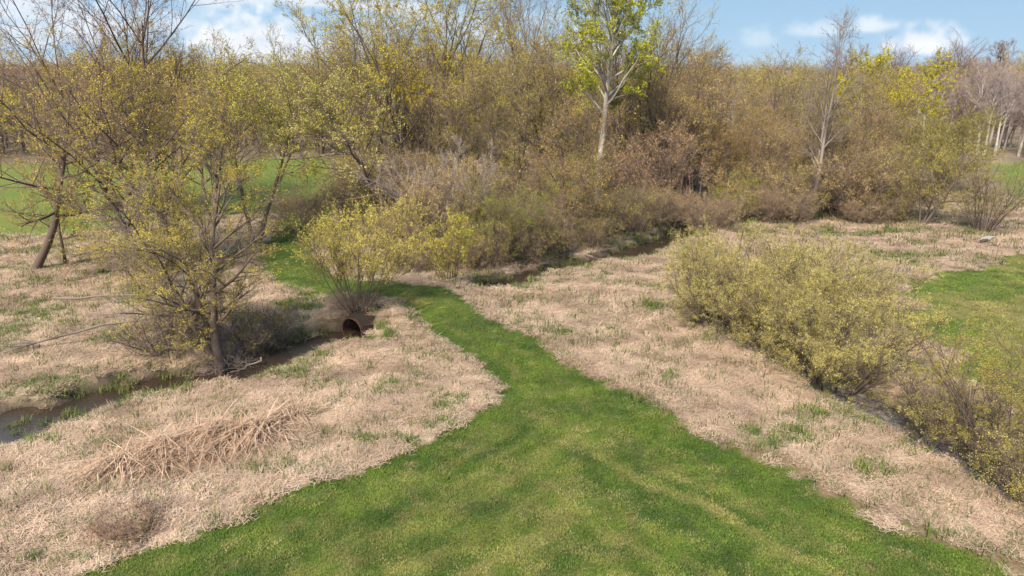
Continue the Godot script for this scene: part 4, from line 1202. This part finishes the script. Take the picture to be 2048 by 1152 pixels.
# ---------------------------------------------------------------- small things
func build_small_things():
	# heap of broken dry reeds on the near straw
	var dry := StandardMaterial3D.new()
	dry.vertex_color_use_as_albedo = true
	dry.roughness = 0.8
	var heaps := [[-9.5, -17.6, 1.2, 0.9], [-8.4, -18.3, 1.2, 1.05], [-7.4, -18.6, 1.1, 0.95], [-10.4, -16.8, 1.1, 0.7], [-6.9, -19.6, 1.0, 0.7]]
	var names := ["middle-left hump of the broken dry reed bed", "tallest hump of the broken dry reed bed", "right hump of the broken dry reed bed", "low left hump of the broken dry reed bed nearest the corner", "rear right hump of the broken dry reed bed"]
	rng.seed = 555
	for k in heaps.size():
		var h = heaps[k]
		var b := Buf.new()
		for n in 520:
			var a := rng.randf() * TAU
			var r: float = h[2] * pow(rng.randf(), 0.7)
			var p := Vector3(cos(a) * r, 0.0, sin(a) * r * 0.6)
			var az := PI * 0.72 + rng.randfn(0.0, 0.75) + (PI if rng.randf() < 0.3 else 0.0)
			var tilt := deg_to_rad(rng.randf_range(30.0, 100.0))
			p.y = h[3] * (1.0 - r / h[2] * 0.8) * rng.randf_range(0.1, 0.8)
			var d := Vector3(cos(az) * sin(tilt), cos(tilt) * 0.5 - 0.3, sin(az) * sin(tilt)).normalized()
			var l := rng.randf_range(0.6, 1.6)
			if p.y + d.y * l < 0.02:
				d.y = (0.02 - p.y) / l
			var c := Color(0.56, 0.41, 0.30).lerp(Color(0.30, 0.20, 0.13), rng.randf()) * rng.randf_range(0.8, 1.15)
			c.a = 1.0
			blade(b, p, d.normalized(), l, rng.randf_range(0.012, 0.027), 0.05, c)
		for n in 150:
			var a := rng.randf() * TAU
			var r: float = h[2] * 0.6 * sqrt(rng.randf())
			var p := Vector3(cos(a) * r, 0.0, sin(a) * r * 0.6)
			var d := Vector3(rng.randf_range(-0.5, 0.5), 1.0, rng.randf_range(-0.4, 0.4)).normalized()
			blade(b, p, d, h[3] * rng.randf_range(0.5, 1.0), 0.02, 0.25, Color(0.30, 0.20, 0.14) * rng.randf_range(0.8, 1.3))
		var o := MeshInstance3D.new()
		o.name = numbered("reed_heap")
		o.mesh = mesh_of(b, dry)
		o.position = Vector3(h[0], height(Vector2(h[0], h[1])) + 0.05, h[1])
		o.rotation.y = 0.55
		o.set_meta("kind", "thing")
		tag(o, names[k], "reeds", "humps of the broken dry reed bed")
		add_child(o)
	# pile of brown brush
	var pile := grow("brush_pile", kind(shrub0, {"trunks": 80, "fan": 80.0, "foot": 0.5, "r": 0.014, "bare": 1.0, "limbs": 3, "n2": 3, "n3": 3, "n4": 2, "tw": 0.25, "tr": 0.008, "up": -0.08, "crook": 0.3, "bark": Color(0.33, 0.22, 0.165), "twig": Color(0.35, 0.235, 0.175)}), -8.75, -14.15, 0.5, 0.42, 81, "low heap of reddish-brown dead brush in the near straw", "brush pile")
	pile.scale.y = 0.7
	# fallen branches
	var wood := Buf.new()
	for f in [["fallen_branch", -13.2, -27.4, -19.4, -24.3, 0.065, 0.95, "grey fallen branch lying across the straw left of the creek tree", 91], ["fallen_branch", -20.5, -31.0, -16.4, -32.2, 0.06, 0.25, "thin brown fallen branch on the straw at far left", 92], ["fallen_branch", 4.6, -41.0, 6.0, -39.9, 0.035, 0.5, "pale bare branch stuck in the grass beside the upper creek", 93], ["fallen_branch", 0.2, -43.2, 3.0, -42.2, 0.05, 2.6, "pale dead branch hanging in the thicket over the upper creek", 94], ["fallen_branch", -9.6, -25.2, -10.4, -23.9, 0.04, 0.4, "broken grey branch dipping into the creek below the bank tree", 95]]:
		rng.seed = f[8]
		var base := Vector3(f[1], 0, f[2])
		var tip := Vector3(f[3], 0, f[4]) - base
		var o := Node3D.new()
		o.name = numbered(f[0])
		o.position = Vector3(f[1], height(Vector2(f[1], f[2])) + 0.08, f[2])
		tag(o, f[7], "branch")
		add_child(o)
		var b := Buf.new()
		var pts := PackedVector3Array()
		for k in 9:
			var t := k / 8.0
			pts.append(tip * t + Vector3(rng.randf_range(-0.16, 0.16) + 0.3 * sin(t * 5.0 + f[8]), f[6] * (1.0 - t) + height(Vector2(f[1], f[2]) + Vector2(tip.x, tip.z) * t) - height(Vector2(f[1], f[2])) + 0.03, rng.randf_range(-0.1, 0.1)))
		var col := Color(0.30, 0.25, 0.22)
		tube(b, pts, f[5], f[5] * 0.35, 7, col, 0.1)
		part("bough", mesh_of(b, wood_mat), null, o)
		for k in 5:
			var t := rng.randf_range(0.35, 0.95)
			var at := pts[int(t * 8)]
			var sb := Buf.new()
			var dirn := turned(tip.normalized(), rng.randf_range(0.4, 0.9))
			dirn.y = absf(dirn.y) * 0.5
			var l := rng.randf_range(0.5, 1.4)
			tube(sb, PackedVector3Array([at, at + dirn * l * 0.5, at + (dirn + rv() * 0.25) * l]), f[5] * 0.4, 0.008, 5, col)
			part("side_branch", mesh_of(sb, wood_mat), null, o)
	# split pale log on the straw at right
	var log := Node3D.new()
	log.name = "split_log"
	var lp := Vector2(29.0, -43.1)
	log.position = Vector3(lp.x, height(lp) + 0.1, lp.y)
	tag(log, "weathered pale split log lying between the straw and the right field", "log")
	add_child(log)
	var lb := Buf.new()
	tube(lb, PackedVector3Array([Vector3(-0.5, 0.1, 0.2), Vector3(-0.1, 0.3, 0.1), Vector3(0.4, 0.35, 0.05)]), 0.22, 0.2, 9, Color(0.10, 0.07, 0.06))
	log.scale = Vector3.ONE * 0.48
	part("stump", mesh_of(lb, wood_mat), null, log)
	for k in 4:
		var sb := Buf.new()
		var a := Vector3(-0.5 + k * 0.28, 0.35, 0.05 * k)
		tube(sb, PackedVector3Array([a, a + Vector3(0.45, 0.3, -0.1), a + Vector3(0.95, 0.42 + 0.05 * (k % 2), -0.15)]), 0.10, 0.06, 6, Color(0.46, 0.44, 0.46))
		part("splinter", mesh_of(sb, wood_mat), null, log)
